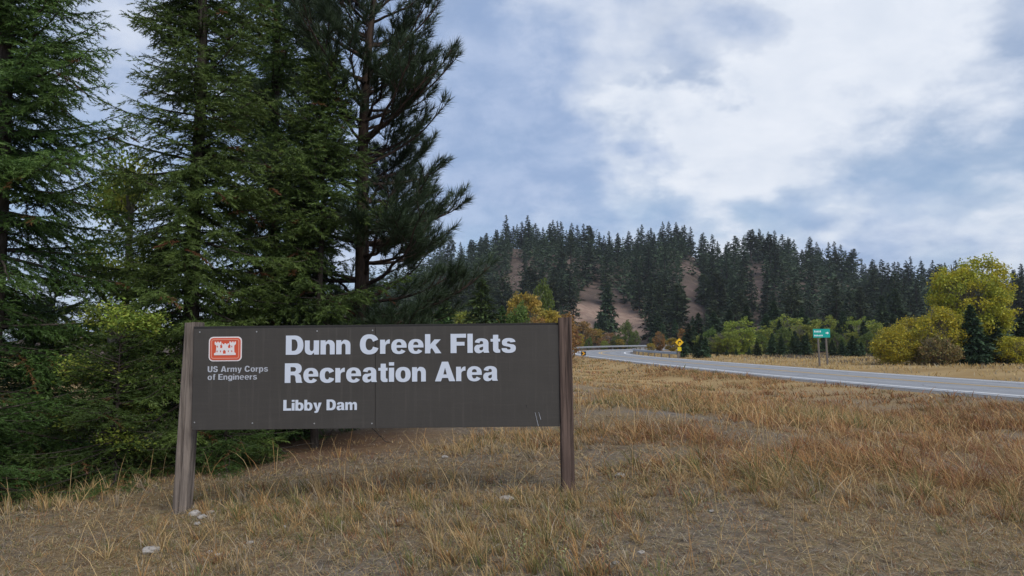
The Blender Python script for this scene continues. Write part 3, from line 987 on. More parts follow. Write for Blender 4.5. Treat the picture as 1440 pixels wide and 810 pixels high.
def fir_tree(name, seed, H, Rb, z_lo=0.1, whorl=0.27, per=6, green=(0.056, 0.102, 0.026), tipg=(0.19, 0.27, 0.052), tr=0.13, twig_step=0.085, k=13, nlen=0.040, nwid=0.0095, loose=1.0):
    g = np.random.default_rng(seed)
    trunk = Wood(); zz = np.linspace(-0.2, H, 14)
    tp = np.stack([0.04 * np.sin(zz * 0.7 + seed), 0.04 * np.cos(zz * 0.9 + seed), zz], 1)
    trunk.tube(tp, tr * np.power(np.clip(1 - (zz + 0.2) / (H + 0.25), 0.02, 1), 0.85), None, 9)
    wood = Wood(); tw = Twigs()
    green = np.array(green); tipg = np.array(tipg)
    z = z_lo
    while z < H - 0.15:
        for q in range(per + 3):
            zb = max(0.03, z + g.uniform(-0.12, 0.12))
            if zb > H - 0.1: continue
            f = zb / H
            L = Rb * (1 - f) ** 0.80 * g.uniform(0.62, 1.12) * (0.55 + 0.45 * min(1, f / 0.08)) + 0.12
            if g.random() < 0.06: L *= 0.4
            if q >= per: L = 0.15 + 0.42 * L          # short inner boughs round the stem
            az = g.uniform(0, 2 * np.pi)
            # boughs are missing here and there, so light comes through
            hole = float(vnoise(np.array([az * 1.1 + 3.0 * seed]), np.array([zb * 1.25]), seed)[0])
            if hole < 0.24 and q < per: continue
            if hole > 0.8: L *= 1.12
            e0 = rad(-14 + 58 * f ** 1.2 + g.normal() * 9); sag = 0.22 * (1 - f) * loose + 0.06; tipup = 0.22 * (1 - f) + 0.08
            base = np.array([np.interp(zb, zz, tp[:, 0]), np.interp(zb, zz, tp[:, 1]), zb])
            P = limb_curve(base, az, L, e0, sag, tipup, 8, 0.10, g)
            wood.tube(P, 0.008 + 0.010 * L, 0.003, 4)
            lc = green * g.uniform(0.72, 1.3)
            nb = max(5, int(L / 0.062))
            t = np.linspace(0.16 if L > 0.9 else 0.06, 0.985, nb) + g.uniform(-0.012, 0.012, nb)
            B, D = along(P, t)
            sgn = np.where(np.arange(nb) % 2 == 0, 1.0, -1.0)
            sl = (0.14 + 0.36 * (1 - t) * min(L, 1.8)) * g.uniform(0.55, 1.15, nb) * np.clip(0.45 + t * 2.5, 0, 1)
            up = np.array([0, 0, 1.0])
            S_ = unit(np.cross(D, up)) * sgn[:, None]
            ang = np.radians(g.uniform(38, 66, nb))[:, None]
            sdir = unit(D * np.cos(ang) + S_ * np.sin(ang) + up * (g.uniform(-0.42, 0.06, nb) * loose)[:, None])
            # axis twigs of the limb
            ta = np.linspace(0.1, 1, max(3, int(L / 0.13))); A, DA = along(P, ta)
            tw.add(A, DA, np.full(len(ta), 0.14), lc * (0.8 + 0.5 * ta[:, None]) * np.ones((1, 3)))
            # side branchlets, each a bent chain of twigs with little side twigs
            for i in range(nb):
                m_ = max(1, int(round(sl[i] / twig_step)))
                s = (np.arange(m_) + 0.2) / m_
                droop = -0.30 * loose * s ** 2 * sl[i]
                p = B[i][None, :] + sdir[i][None, :] * (s * sl[i])[:, None] + up[None, :] * droop[:, None]
                d = unit(sdir[i][None, :] + up[None, :] * (-0.6 * loose * s)[:, None])
                fr = (t[i] * 0.6 + 0.4 * s)[:, None]
                cc = lc * (1 - 0.55 * fr) + (tipg * g.uniform(0.7, 1.2)) * 0.55 * fr ** 2 + lc * 0.2
                if g.random() < 0.018: cc = cc * 0 + np.array([0.17, 0.085, 0.035]) * g.uniform(0.6, 1.1)   # browned spray
                tw.add(p, d, np.full(m_, sl[i] / m_ * 1.15 + 0.02), cc)
                if m_ >= 2:
                    s2 = unit(np.cross(d, up)) * np.where(np.arange(m_) % 2 == 0, 1.0, -1.0)[:, None]
                    d2 = unit(d * 0.75 + s2 * 0.8 + up * g.uniform(-0.45, 0.1, (m_, 1)) * loose)
                    tw.add(p, d2, (0.05 + 0.09 * (1 - s)) * g.uniform(0.7, 1.3, m_), cc * 1.05)
        z += whorl * (1 - 0.35 * z / H)
    P, D, L, C = tw.arrays()
    V, F, cc = grow_needles(P, D, L, C, k, nlen, nwid, 0.55, 1.15, 0.0, 0.45, seed)
    return trunk.mesh(name + '_trunk'), wood.mesh(name + '_branches'), fast_mesh(name + '_needles', V, F, cc)


def pine_tree(name, seed, H, Rb, lean):
    g = np.random.default_rng(seed)
    trunk = Wood(); zz = np.linspace(-0.2, H, 18)
    tp = np.stack([lean[0] * (zz / H) ** 1.5 + 0.05 * np.sin(zz * 0.9), lean[1] * (zz / H) + 0.04 * np.cos(zz * 0.8), zz], 1)
    trunk.tube(tp, 0.135 * np.power(np.clip(1 - (zz + 0.2) / (H + 0.3), 0.03, 1), 0.8), None, 10)
    wood = Wood(); tw = Twigs()
    z = 1.0
    up = np.array([0, 0, 1.0])
    while z < H - 0.1:
        for q in range(5):
            zb = z + g.uniform(-0.1, 0.1); f = zb / H
            if f > 0.985: continue
            L = (Rb * (1 - f) ** 0.62 * g.uniform(0.6, 1.12)) * (0.75 + 0.25 * min(1, f / 0.3)) + 0.15
            az = g.uniform(0, 2 * np.pi)
            e0 = rad(-4 + 50 * f + g.normal() * 8)
            base = np.array([np.interp(zb, zz, tp[:, 0]), np.interp(zb, zz, tp[:, 1]), zb])
            P = limb_curve(base, az, L, e0, 0.10, 0.34, 9, 0.22, g)
            wood.tube(P, 0.012 + 0.013 * L, 0.006, 5)
            lc = np.array([0.040, 0.062, 0.030]) * g.uniform(0.75, 1.25)
            A, DA = along(P, np.array([0.90, 1.0])); tw.add(A, DA, np.array([0.12, 0.12]), np.tile(lc, (2, 1)))
            nb = max(5, int(L * 8.5))
            t = np.sort(g.uniform(0.26, 0.97, nb)); B, D = along(P, t)
            for i in range(nb):
                sl = (0.16 + 0.42 * (1 - t[i]) * L) * g.uniform(0.6, 1.2)
                S_ = unit(np.cross(D[i], up)) * (1 if g.random() < 0.5 else -1)
                sdir = unit(D[i] * g.uniform(0.5, 1.0) + S_ * g.uniform(0.35, 0.95) + up * g.uniform(-0.15, 0.55))
                s = np.linspace(0, 1, 4)
                Q = B[i][None, :] + sdir[None, :] * (s * sl)[:, None] + up[None, :] * (0.28 * sl * s ** 2)[:, None]
                wood.tube(Q, 0.007, 0.004, 3)
                nt = max(1, int(sl / 0.15))
                ts = np.linspace(0.55, 1.0, nt) if nt > 1 else np.array([1.0])
                A, DA = along(Q, ts)
                cc = lc[None, :] * g.uniform(0.8, 1.25, (nt, 1))
                tw.add(A - DA * 0.06, DA, np.full(nt, 0.11), cc)
                for j in range(nt - 1):
                    s3 = unit(np.cross(DA[j], up)) * (1 if j % 2 else -1)
                    d3 = unit(DA[j] * 0.7 + s3 * 0.7 + up * 0.25)
                    Q3 = A[j][None, :] + d3[None, :] * np.array([0, 0.5, 1.0])[:, None] * 0.14
                    wood.tube(Q3, 0.005, 0.004, 3)
                    tw.add(Q3[2:3] - d3[None, :] * 0.05, d3[None, :], np.array([0.11]), cc[:1])
        z += 0.34 * (1 - 0.4 * z / H)
    P, D, L, C = tw.arrays()
    V, F, cc = grow_needles(P, D, L, C, 44, 0.150, 0.0085, 0.35, 1.25, 0.0, 0.0, seed)
    return trunk.mesh(name + '_trunk'), wood.mesh(name + '_branches'), fast_mesh(name + '_needles', V, F, cc)


def far_conifer(name, seed, H, Rb, start=0.08, kind='fir', nl=150, per=9, fat=1.25, cols=((0.032, 0.050, 0.028), (0.060, 0.082, 0.038))):
    """a conifer seen from afar: limbs carrying ragged sprays"""
    g = np.random.default_rng(seed)
    V = []; F = []; C = []; nv = 0
    c0, c1 = np.array(cols[0]), np.array(cols[1])
    for i in range(nl):
        f = start + (1 - start) * (i + g.random()) / nl
        if kind == 'fir':
            pr = (1 - f) ** 0.82 * (0.65 + 0.35 * min(1, (f - start) / 0.08)) 
        else:
            pr = 0.95 * math.sin(min(1.0, (f - start) / (1 - start) + 0.10) * math.pi * 0.93) ** 0.7 * (1 - 0.45 * f)
        L = Rb * pr * g.uniform(0.5, 1.2) + 0.03 * Rb
        az = g.uniform(0, 2 * np.pi); e = rad((-18 + 40 * f if kind == 'fir' else 0 + 30 * f) + g.normal() * 10)
        d = np.array([math.cos(az) * math.cos(e), math.sin(az) * math.cos(e), math.sin(e)]); b = np.array([0, 0, f * H])
        s = np.array([-math.sin(az), math.cos(az), 0])
        lc = c0 + (c1 - c0) * g.random()
        n = per
        t = g.uniform(0.15, 1.0, n)
        ctr = b + d * (L * t)[:, None] + s * (g.normal(size=n) * 0.16 * L * (1.1 - t))[:, None] + np.array([0, 0, -0.12 * L]) * (t ** 2)[:, None]
        sz = fat * (0.20 * L + 0.035 * Rb + 0.07) * g.uniform(0.7, 1.35, n)
        dd = unit(d + g.normal(size=(n, 3)) * 0.5); ss = unit(np.cross(dd, g.normal(size=(n, 3)) * 0.4 + np.array([0, 0, 1.0])))
        a_ = ctr - ss * (sz * 0.40)[:, None]; b_ = ctr + ss * (sz * 0.40)[:, None]; c_ = ctr + dd * (sz * 1.15)[:, None] + np.array([0, 0, -0.15]) * sz[:, None]
        V.append(np.stack([a_, b_, c_], 1).reshape(-1, 3)); F.append(np.arange(3 * n).reshape(-1, 3) + nv); nv += 3 * n
        C.append(np.repeat(lc[None, :] * (0.75 + 0.5 * g.random((n, 1))), 3, axis=0))
    # pointed leader
    wd = Wood(); zz = np.linspace(-0.5, H * 0.985, 7)
    wd.tube(np.stack([zz * 0, zz * 0, zz], 1), 0.018 * H * np.clip(1 - zz / H, 0.03, 1), None, 5)
    return wd.mesh(name + '_trunk'), fast_mesh(name + '_crown', np.concatenate(V), np.concatenate(F), np.concatenate(C))


def broadleaf(name, seed, H, Rb, nleaf, leaf, cols, low=0.12, stems=1, shape=1.0, env=None):
    """broad-leaved tree or shrub: forking limbs, leaves in clusters"""
    g = np.random.default_rng(seed)
    wd = Wood(); tips = []
    cols = [np.array(c) for c in cols]

    def limb(p, d, L, r, lvl):
        n = 5
        pts = [p]
        for i in range(n):
            d = unit(d + g.normal(size=3) * (0.04 if lvl == 0 else 0.12) + np.array([0, 0, 0.05])); pts.append(pts[-1] + d * L / n)
        pts = np.array(pts); wd.tube(pts, r, r * 0.5, 6 if lvl == 0 else 4)
        if lvl >= 2:
            tips.append((pts[-1], d)); tips.append((pts[3], d)); return
        k = (10 if lvl == 0 else 5)
        for i in range(k):
            t = g.uniform(low if lvl == 0 else 0.25, 1.0)
            b, dd = along(pts, np.array([t])); a = g.uniform(0, 2 * np.pi)
            rv = np.array([math.cos(a), math.sin(a), 0])
            nd = unit(dd[0] * g.uniform(0.4, 0.9) + rv * g.uniform(0.6, 1.0) + np.array([0, 0, 0.15]))
            reach = (Rb * (0.85 - 0.25 * t) if lvl == 0 else L * 0.62) * g.uniform(0.6, 1.1)
            limb(b[0], nd, reach, r * 0.45, lvl + 1)
        tips.append((pts[-1], d))
    for s in range(stems):
        a = g.uniform(0, 2 * np.pi); sp = 0.0 if stems == 1 else 0.35
        d = unit(np.array([math.cos(a) * sp, math.sin(a) * sp, 1.0]))
        limb(np.array([math.cos(a) * 0.1 * (stems > 1), math.sin(a) * 0.1 * (stems > 1), -0.15]), d, H * 0.86 * g.uniform(0.8, 1.0), 0.020 * H / stems ** 0.5, 0)
    if env is not None:                            # boughs filling a rounded, lobed crown
        (ncl, cz, rx, rz_) = env
        tips = []
        for i in range(ncl):
            v = unit(g.normal(size=3)); th = math.atan2(v[1], v[0])
            lob = 0.80 + 0.42 * float(vnoise(np.array([th * 1.3 + 20.0]), np.array([v[2] * 2.2 + seed]), seed)[0])
            p = np.array([v[0] * rx, v[1] * rx, v[2] * rz_]) * lob * g.uniform(0.35, 1.0) ** 0.45 + np.array([0, 0, cz])
            if p[2] < 0.25: p[2] = g.uniform(0.2, 0.5)
            b_ = np.array([0, 0, max(0.1, p[2] * 0.62)]); tt = np.linspace(0, 1, 4)[:, None]
            Q = b_ * (1 - tt) + p * tt + np.array([0, 0, -0.06 * rx]) * (4 * tt * (1 - tt)); wd.tube(Q, 0.028, 0.008, 4)
            tips.append((p, v))
    T = np.array([p for p, _ in tips])
    per = max(1, nleaf // len(T))
    cl = T[:, None, :] + np.clip(g.normal(size=(len(T), per, 3)), -2, 2) * (np.array([0.105, 0.105, 0.085]) * Rb * shape)
    n = len(T) * per; ctr = cl.reshape(-1, 3)
    ctr = ctr[ctr[:, 2] > 0.05]; n = len(ctr)
    a = unit(g.normal(size=(n, 3)) + np.array([0, 0, -0.3])); b = unit(np.cross(a, g.normal(size=(n, 3))))
    sz = leaf * g.uniform(0.65, 1.3, n)[:, None]
    V = np.stack([ctr - a * sz * 0.5, ctr + b * sz * 0.32, ctr + a * sz * 0.5, ctr - b * sz * 0.32], 1).reshape(-1, 3)
    F = np.arange(4 * n).reshape(-1, 4)
    ci = np.repeat(g.integers(0, len(cols), len(T)), per)[:n] if n == len(T) * per else g.integers(0, len(cols), n)
    mixc = np.array(cols)[ci] * (0.7 + 0.3) ; alt = np.array(cols)[g.integers(0, len(cols), n)]
    c = (mixc * 0.65 + alt * 0.35) * (0.75 + 0.5 * g.random((n, 1)))
    return wd.mesh(name + '_limbs'), fast_mesh(name + '_leaves', V, F, np.repeat(c, 4, axis=0))


def big_tree(name, parts, mats, loc, rz, label, cat='tree', group=None, sc=1.0, pn=('trunk', 'branches', 'crown')):
    r = empty(name, loc, rz); r.scale = (sc, sc, sc) if not isinstance(sc, tuple) else sc
    tag(r, label, cat, group)
    for me, mt, n in zip(parts, mats, pn):
        obj(n, me, mt, r)
    return r


# ------------------------------------------------------------------ the clump of conifers behind the sign
FM = (M['bark'], M['bark'], M['needle'])
GC = 'conifers clumped behind the park sign'
firA = fir_tree('dense_fir', 11, 10.2, 1.85, whorl=0.27, per=9, nwid=0.012, nlen=0.046, k=12)
firB = fir_tree('tall_fir', 23, 11.0, 1.68, z_lo=0.35, whorl=0.27, per=9, nwid=0.012, nlen=0.046, k=12)


def on(x, y):
    return (x, y, gz(x, y))


def from_px(u, Y):
    d = px_dir(u, 490); return d.x / d.y * Y


big_tree('fir_tree', firA, FM, on(from_px(-12, 8.6), 8.6), 0.4, 'dense dark fir at the far end of the clump, away from the pine', 'tree', GC, 1.0)
big_tree('fir_tree', firB, FM, on(from_px(272, 9.7), 9.7), 1.9, 'bushy dark fir directly behind the leaning grey post', 'tree', GC, 0.92)
big_tree('fir_tree', firA, FM, on(from_px(385, 12.0), 12.0), 3.3, 'tall dark fir standing close beside the long needled pine', 'tree', GC, (0.95, 0.95, 1.1))
#big_tree('fir_tree', firB, FM, on(from_px(165, 12.8), 12.8), 4.4, 'shorter fir half hidden behind the bushy firs', 'tree', GC, (0.9, 0.9, 0.52))
firC = fir_tree('slim_fir', 37, 5.6, 1.55, z_lo=1.05, whorl=0.24, per=8, nwid=0.012, nlen=0.046, tr=0.06, green=(0.056, 0.098, 0.026))
big_tree('fir_tree', firC, FM, on(from_px(447, 10.4), 10.4), 0.9, 'smaller bright green fir in front of the pine trunk, behind the sign board', 'tree', GC)
pine = pine_tree('pine', 5, 8.6, 2.1, (0.42, 0.0))
PX_, PY_ = from_px(499, 11.0), 11.0
pt = big_tree('pine_tree', pine, (M['pine_bark'], M['pine_bark'], M['pine_needle']), on(PX_, PY_), 0.0, 'tall pine with long tufted needles and bare trunk foot behind the sign', 'tree', GC)

# young firs low at the edge of the grass
yf = fir_tree('young_fir', 31, 2.3, 1.25, 0.08, 0.17, 6, (0.044, 0.076, 0.018), (0.085, 0.135, 0.03), 0.035, 0.08, 12, 0.034, 0.0085, 0.8)
GY = 'young firs at the grass edge'
yr = big_tree('young_fir', yf, FM, on(-4.35, 8.35), 0.2, 'low young fir spreading beside the foot of the leaning grey post', 'tree', GY, (1.0, 1.0, 0.72))
copy_tree(yr, on(-5.5, 7.7), 2.0, (1.15, 1.15, 0.8), 'low young fir in front of the dense dark fir')
copy_tree(yr, on(-3.35, 8.9), 3.9, (0.72, 0.72, 0.5), 'smallest young fir, under the sign board near the leaning post')
copy_tree(yr, on(-6.9, 10.9), 5.0, (1.1, 1.1, 1.0), 'tallest young fir, growing between the two bushy firs')

copy_tree(yr, on(from_px(70, 11.5), 11.5), 0.7, (1.5, 1.5, 1.25), 'dark young fir standing behind the dense dark fir')
copy_tree(yr, on(from_px(330, 13.0), 13.0), 1.5, (1.3, 1.3, 0.9), 'dark young fir behind the sign board emblem')
# sunlit broad-leaved trees further back, seen through the gaps
bl = broadleaf('birch', 41, 5.4, 1.6, 9000, 0.075, ((0.30, 0.36, 0.06), (0.20, 0.28, 0.05), (0.38, 0.37, 0.07)), 0.12)
BP = ('trunk', 'crown')
br = big_tree('birch_tree', bl, (M['pale_bark'], M['leaf']), on(from_px(172, 11.8), 11.8), 0.3, 'yellow green leafy tree showing through the gap between the firs', 'tree', None, (0.85, 0.85, 0.92), BP)
copy_tree(br, on(from_px(225, 15.5), 15.5), 2.2, (1.2, 1.2, 0.42), 'low yellow green leafy tree behind the leaning grey post')
copy_tree(br, on(from_px(160, 8.75), 8.75), 4.0, (0.55, 0.55, 0.40), 'broad pale green leafy tree low behind the dense dark fir')
copy_tree(br, on(from_px(345, 21), 21), 1.0, (1.2, 1.2, 0.5), 'pale green bush far behind the sign board')

# dead lower limbs of the pine lying on the ground
g = np.random.default_rng(77)


def dead_branch(name, a, b, sag, r, label, twigs=6, parent=None):
    wd = Wood(); t = np.linspace(0, 1, 9)[:, None]
    a = np.array(a, float); b = np.array(b, float); L = np.linalg.norm(b - a)
    P = a * (1 - t) + b * t + np.array([0, 0, sag]) * (4 * t * (1 - t)) + np.cumsum(g.normal(size=(9, 3)), 0) * 0.012 * L
    wd.tube(P, r, r * 0.35, 6)
    for i in range(twigs):
        q, d = along(P, np.array([g.uniform(0.3, 1.0)])); dd = unit(d[0] + g.normal(size=3) * 0.6)
        Q = q[0][None, :] + dd[None, :] * np.linspace(0, 1, 3)[:, None] * L * g.uniform(0.12, 0.3)
        Q[:, 2] = np.maximum(Q[:, 2], ground_z(Q[:, 0], Q[:, 1]) + 0.008)
        wd.tube(Q, r * 0.4, r * 0.15, 4)
    o = obj(name, wd.mesh(name), M['bark'])
    return tag(o, label, 'branch')


pz = gz(PX_, PY_)
dead_branch('fallen_branch', (-3.95, 10.2, gz(-3.95, 10.2) + 0.35), (-2.75, 9.8, gz(-2.75, 9.8) + 0.02), 0.06, 0.016, 'dead bare limb drooping from the firs onto brown litter')
dead_branch('fallen_branch', (-3.6, 9.9, gz(-3.6, 9.9) + 0.03), (-2.6, 10.1, gz(-2.6, 10.1) + 0.03), 0.02, 0.014, 'dark dead branch lying flat in needle litter')
dead_branch('fallen_branch', (-2.15, 10.8, pz + 0.30), (-1.72, 10.35, gz(-1.72, 10.35) + 0.02), 0.04, 0.013, 'thin dead branch propped against the pine foot toward the road')
dead_branch('fallen_branch', (-2.4, 10.8, pz + 0.32), (-2.62, 10.5, gz(-2.62, 10.5) + 0.02), 0.0, 0.012, 'thin dead stick propped against the pine foot toward the firs', 3)
M['dark_litter'] = M['pine_bark']

# ------------------------------------------------------------------ trees across the road
BW = (M['bark'], M['far_needle'])
hill_kinds = []
for i in range(4):
    hill_kinds.append(far_conifer('hill_fir', 100 + i, 18.0, 2.9 + 0.35 * (i % 3), 0.07 + 0.05 * (i % 2), 'fir', 150, 9))
for i in range(2):
    hill_kinds.append(far_conifer('hill_pine', 120 + i, 18.0, 2.9 + 0.4 * i, 0.33 + 0.08 * i, 'pine', 130, 9, 1.25, ((0.042, 0.058, 0.028), (0.070, 0.086, 0.038))))

# positions over the whole slope
g = np.random.default_rng(2024)
cand = []
for _ in range(30000):
    r = math.sqrt(g.uniform(178 ** 2, 398 ** 2)) if g.random() < 0.5 else g.uniform(225, 372); az = g.uniform(-0.2, 0.82)
    y = r / math.sqrt(1 + az * az); x = az * y
    cand.append((x, y))
cand = np.array(cand)
dens = fbm(cand[:, 0] / 38.0, cand[:, 1] / 38.0, 9, 3)
def to_px(x, y, z):
    p = CM3.transposed() @ (Vector((x, y, z)) - EYE)
    return 720 + FPX * p.x / -p.z, 405 - FPX * p.y / -p.z


def in_poly(u, v, poly):
    c_ = False; j = len(poly) - 1
    for i in range(len(poly)):
        (x1, y1), (x2, y2) = poly[i], poly[j]
        if (y1 > v) != (y2 > v) and u < (x2 - x1) * (v - y1) / (y2 - y1) + x1: c_ = not c_
        j = i
    return c_


spur_d = np.hypot((cand[:, 0] - 15) * 0.95, (cand[:, 1] - 236) * 0.8)
prob = sstep(0.10, 0.28, dens)
# bare ground the photograph shows: the tan spur and three slivers high on the slope
bare = [([(812, 418), (830, 402), (850, 410), (916, 464), (918, 490), (806, 490)], 0.004), ([(955, 365), (985, 365), (992, 440), (965, 440)], 0.01), ([(1048, 372), (1078, 372), (1076, 455), (1050, 455)], 0.012), ([(716, 350), (738, 350), (738, 378), (716, 378)], 0.01)]
cz = ground_z(cand[:, 0], cand[:, 1])
for i in range(len(cand)):
    pu, pv_ = to_px(cand[i, 0], cand[i, 1], cz[i])
    for poly, k_ in bare:
        if in_poly(pu, pv_, poly): prob[i] *= k_
        else:                                      # nor do crowns stand before the open ground
            tall = 11.0 * FPX / cand[i, 1]
            if any(in_poly(pu, pv_ - tall * f_, poly) for f_ in (0.3, 0.6, 0.85)): prob[i] *= 0.012
off_c, _ = road_query(cand[:, 0], cand[:, 1])
prob = prob * (np.abs(off_c) > 16)
cell = {}
spots = []
for (x, y), pr in zip(cand, prob):
    if g.random() > pr: continue
    key = (int(x // 3.6), int(y // 3.6)); ok = True
    for a in (-1, 0, 1):
        for b in (-1, 0, 1):
            for q in cell.get((key[0] + a, key[1] + b), ()):
                if (q[0] - x) ** 2 + (q[1] - y) ** 2 < 3.6 ** 2: ok = False
    if not ok: continue
    cell.setdefault(key, []).append((x, y)); spots.append((x, y))
spots = np.array(spots)
sz = ground_z(spots[:, 0], spots[:, 1])
hs = 0.60 * g.choice([0.5, 0.7, 0.85, 1.0, 1.3], len(spots)) * g.uniform(0.85, 1.15, len(spots)) * (0.8 + 0.35 * fbm(spots[:, 0] / 20, spots[:, 1] / 20, 33, 2))
kd = np.where(g.random(len(spots)) < 0.80, g.integers(0, 4, len(spots)), g.integers(4, 6, len(spots)))
# a tree near the front or on the skyline shows most: those 300 stand singly
azs = spots[:, 0] / spots[:, 1]
rr = np.hypot(spots[:, 0], spots[:, 1])
inview = (azs > -0.10) & (azs < 0.70)
elev = (sz + 18 * hs - 1.5) / rr
top_seen = np.zeros(len(spots), bool)
bins = ((azs + 1) / 0.012).astype(int)
for b in np.unique(bins):
    i = np.where(bins == b)[0]; top_seen[i[np.argsort(-elev[i])[:2]]] = True
score = 60.0 * hs * 300 / rr + np.where(top_seen, 60, 0) + np.where(inview, 0, -1000)
order = np.argsort(-score)
single = set(order[:285].tolist())
def hill_label(k, sky_, az, h):
    kind = 'fir' if k < 4 else 'pine'
    size = 'tall' if h > 0.56 else 'short' if h < 0.42 else 'mid sized'
    part = 'behind the autumn trees over the sign board' if az < 0.09 else 'above the bare tan spur' if az < 0.2 else 'beside the bare slivers of soil' if az < 0.345 else 'behind the green road sign' if az < 0.47 else 'at its low end behind the cottonwood'
    return size + ' dark ' + kind + (' on the hill skyline ' if sky_ else ' on the hill slope ') + part, ('skyline trees of the wooded hill' if sky_ else 'trees on the hill slope')


protos = {}
FV = []; FF = []; FC = []; TV = []; TF = []; nv = 0; ntv = 0
mesh_np = {}
lowk = [far_conifer('low_fir', 140 + i, 18.0, 3.0 + 0.3 * i, 0.05, 'fir', 30, 5, 2.1) for i in range(3)]


def np_mesh(me, k):
    V = np.empty(len(me.vertices) * 3, np.float32); me.vertices.foreach_get('co', V)
    F = np.empty(len(me.polygons) * k, np.int32); me.loops.foreach_get('vertex_index', F)
    C = None
    if me.color_attributes:
        C = np.empty(len(me.vertices) * 4, np.float32); me.color_attributes[0].data.foreach_get('color', C); C = C.reshape(-1, 4)[:, :3]
    return V.reshape(-1, 3), F.reshape(-1, k), C


low_np = [np_mesh(c_, 3) for (_, c_) in lowk]
for i, (x, y) in enumerate(spots):
    h = float(hs[i]); loc = (x, y, float(sz[i]) - 0.2); rz = g.uniform(0, 6.28); wv = g.uniform(1.15, 1.8)
    if i in single:
        k = int(kd[i]); lt, lg = hill_label(k, bool(top_seen[i]), float(azs[i]), h)
        nm = 'fir_tree' if k < 4 else 'pine_tree'
        if k not in protos:
            protos[k] = big_tree(nm, hill_kinds[k], BW, loc, rz, lt, 'tree', lg, (h * wv, h * wv, h), BP)
        else:
            copy_tree(protos[k], loc, rz, (h * wv, h * wv, h), lt, lg)
    else:
        V, F, C = low_np[i % 3]
        c_, s_ = math.cos(rz), math.sin(rz)
        W_ = np.stack([(V[:, 0] * c_ - V[:, 1] * s_) * h * wv, (V[:, 0] * s_ + V[:, 1] * c_) * h * wv, V[:, 2] * h], 1) + np.array(loc)
        FV.append(W_); FF.append(F + nv); nv += len(V); FC.append(C * g.uniform(0.75, 1.3))
o = obj('forest', fast_mesh('forest', np.concatenate(FV), np.concatenate(FF), np.concatenate(FC)), M['far_needle'])
tag(o, 'dark mass of conifers covering the hill behind the single trees', 'forest', None, 'stuff')

# ---- belt of trees between road and hill
mid_fir = [far_conifer('mid_fir', 160 + i, 7.0, 1.5 + 0.2 * i, 0.03, 'fir', 230, 12, 1.1, ((0.036, 0.064, 0.032), (0.062, 0.10, 0.042))) for i in range(3)]
bright_fir = far_conifer('bright_fir', 190, 7.0, 1.7, 0.03, 'fir', 260, 14, 1.0, ((0.055, 0.10, 0.03), (0.10, 0.16, 0.045)))
YG = ((0.24, 0.28, 0.05), (0.17, 0.23, 0.045), (0.32, 0.32, 0.05))
GO = ((0.46, 0.32, 0.05), (0.38, 0.30, 0.05), (0.28, 0.24, 0.05))
OR = ((0.34, 0.15, 0.045), (0.28, 0.16, 0.06), (0.22, 0.15, 0.06))
GR = ((0.11, 0.16, 0.035), (0.15, 0.20, 0.04), (0.09, 0.14, 0.03))
mid_b = {'yg': broadleaf('green_tree', 51, 6.0, 2.1, 6500, 0.22, YG, 0.1, 2, 0.95, (120, 2.9, 1.9, 3.0)), 'go': broadleaf('golden_tree', 52, 5.0, 1.7, 5000, 0.2, GO, 0.1, 2, 1.0, (90, 2.3, 1.6, 2.5)),
         'or': broadleaf('orange_tree', 53, 5.0, 1.8, 5000, 0.2, OR, 0.1, 2, 1.0, (90, 2.3, 1.6, 2.5)), 'gr': broadleaf('leafy_tree', 54, 6.0, 2.1, 6500, 0.22, GR, 0.08, 2, 0.95, (120, 2.9, 1.9, 3.0))}
base_h = {'yg': 6.0, 'go': 5.0, 'or': 5.0, 'gr': 6.0}
LB = {'yg': 'yellow green', 'go': 'golden yellow', 'or': 'rusty orange', 'gr': 'leafy green'}
mprotos = {}


def mid_tree(kind, u, vtop, Y, label, group, wide=1.0, seed=0):
    x = from_px(u, Y); z = gz(x, Y); d = px_dir(u, vtop); top = EYE.z + d.z / d.y * Y
    h = max(0.8, top - z)
    if kind == 'bright':
        s = h / 7.0; nm = 'fir_tree'; parts = bright_fir; mats = BW; key = 'bright'
    elif kind in mid_b:
        s = h / (base_h[kind] * 0.98); nm = {'yg': 'leafy_tree', 'gr': 'leafy_tree', 'go': 'golden_tree', 'or': 'orange_tree'}[kind]; parts = mid_b[kind]; mats = (M['pale_bark'], M['leaf']); key = kind
    else:
        k = seed % 3; s = h / 7.0; nm = 'fir_tree'; parts = mid_fir[k]; mats = BW; key = ('f', k)
    rz = (u * 0.37) % 6.28; sc = (s * wide, s * wide, s)
    if key not in mprotos:
        mprotos[key] = big_tree(nm, parts, mats, (x, Y, z), rz, label, 'tree', group, sc, BP)
    else:
        copy_tree(mprotos[key], (x, Y, z), rz, sc, label, group)


GB = 'firs in the belt of trees beyond the road'
g = np.random.default_rng(88)
k = 0
for row, (Y0, v0, v1, step) in enumerate(((88, 470, 487, 15), (103, 452, 474, 19), (112, 440, 466, 21), (124, 428, 456, 24))):
    u = 962 + row * 7
    while u < 1262:
        if not (row < 2 and 1143 < u < 1168):
            vt = g.uniform(v0, v1); Yt = Y0 + g.uniform(-4, 4)
            if 1000 < u < 1062 and row < 3: vt += 14
            where = 'near the yellow warning sign' if u < 1010 else 'among the yellow green trees' if u < 1085 else 'beside the green road sign' if u < 1180 else 'toward the cottonwood thicket'
            rank = ('front', 'second', 'third', 'back')[row]
            mid_tree('fir', u, vt, Yt, 'small dark fir in the ' + rank + ' row of the tree belt ' + where, GB, g.uniform(1.25, 1.8), k); k += 1
        u += step * g.uniform(0.7, 1.3)
for (u, vt, Y) in ((1243, 416, 140), (1262, 408, 142), (1090, 424, 130), (1187, 438, 120), (1120, 438, 128)):
    mid_tree('fir', u, vt, Y, 'tall pointed dark fir rising above the tree belt beyond the road', 'tall firs in the tree belt', 1.3, k); k += 1
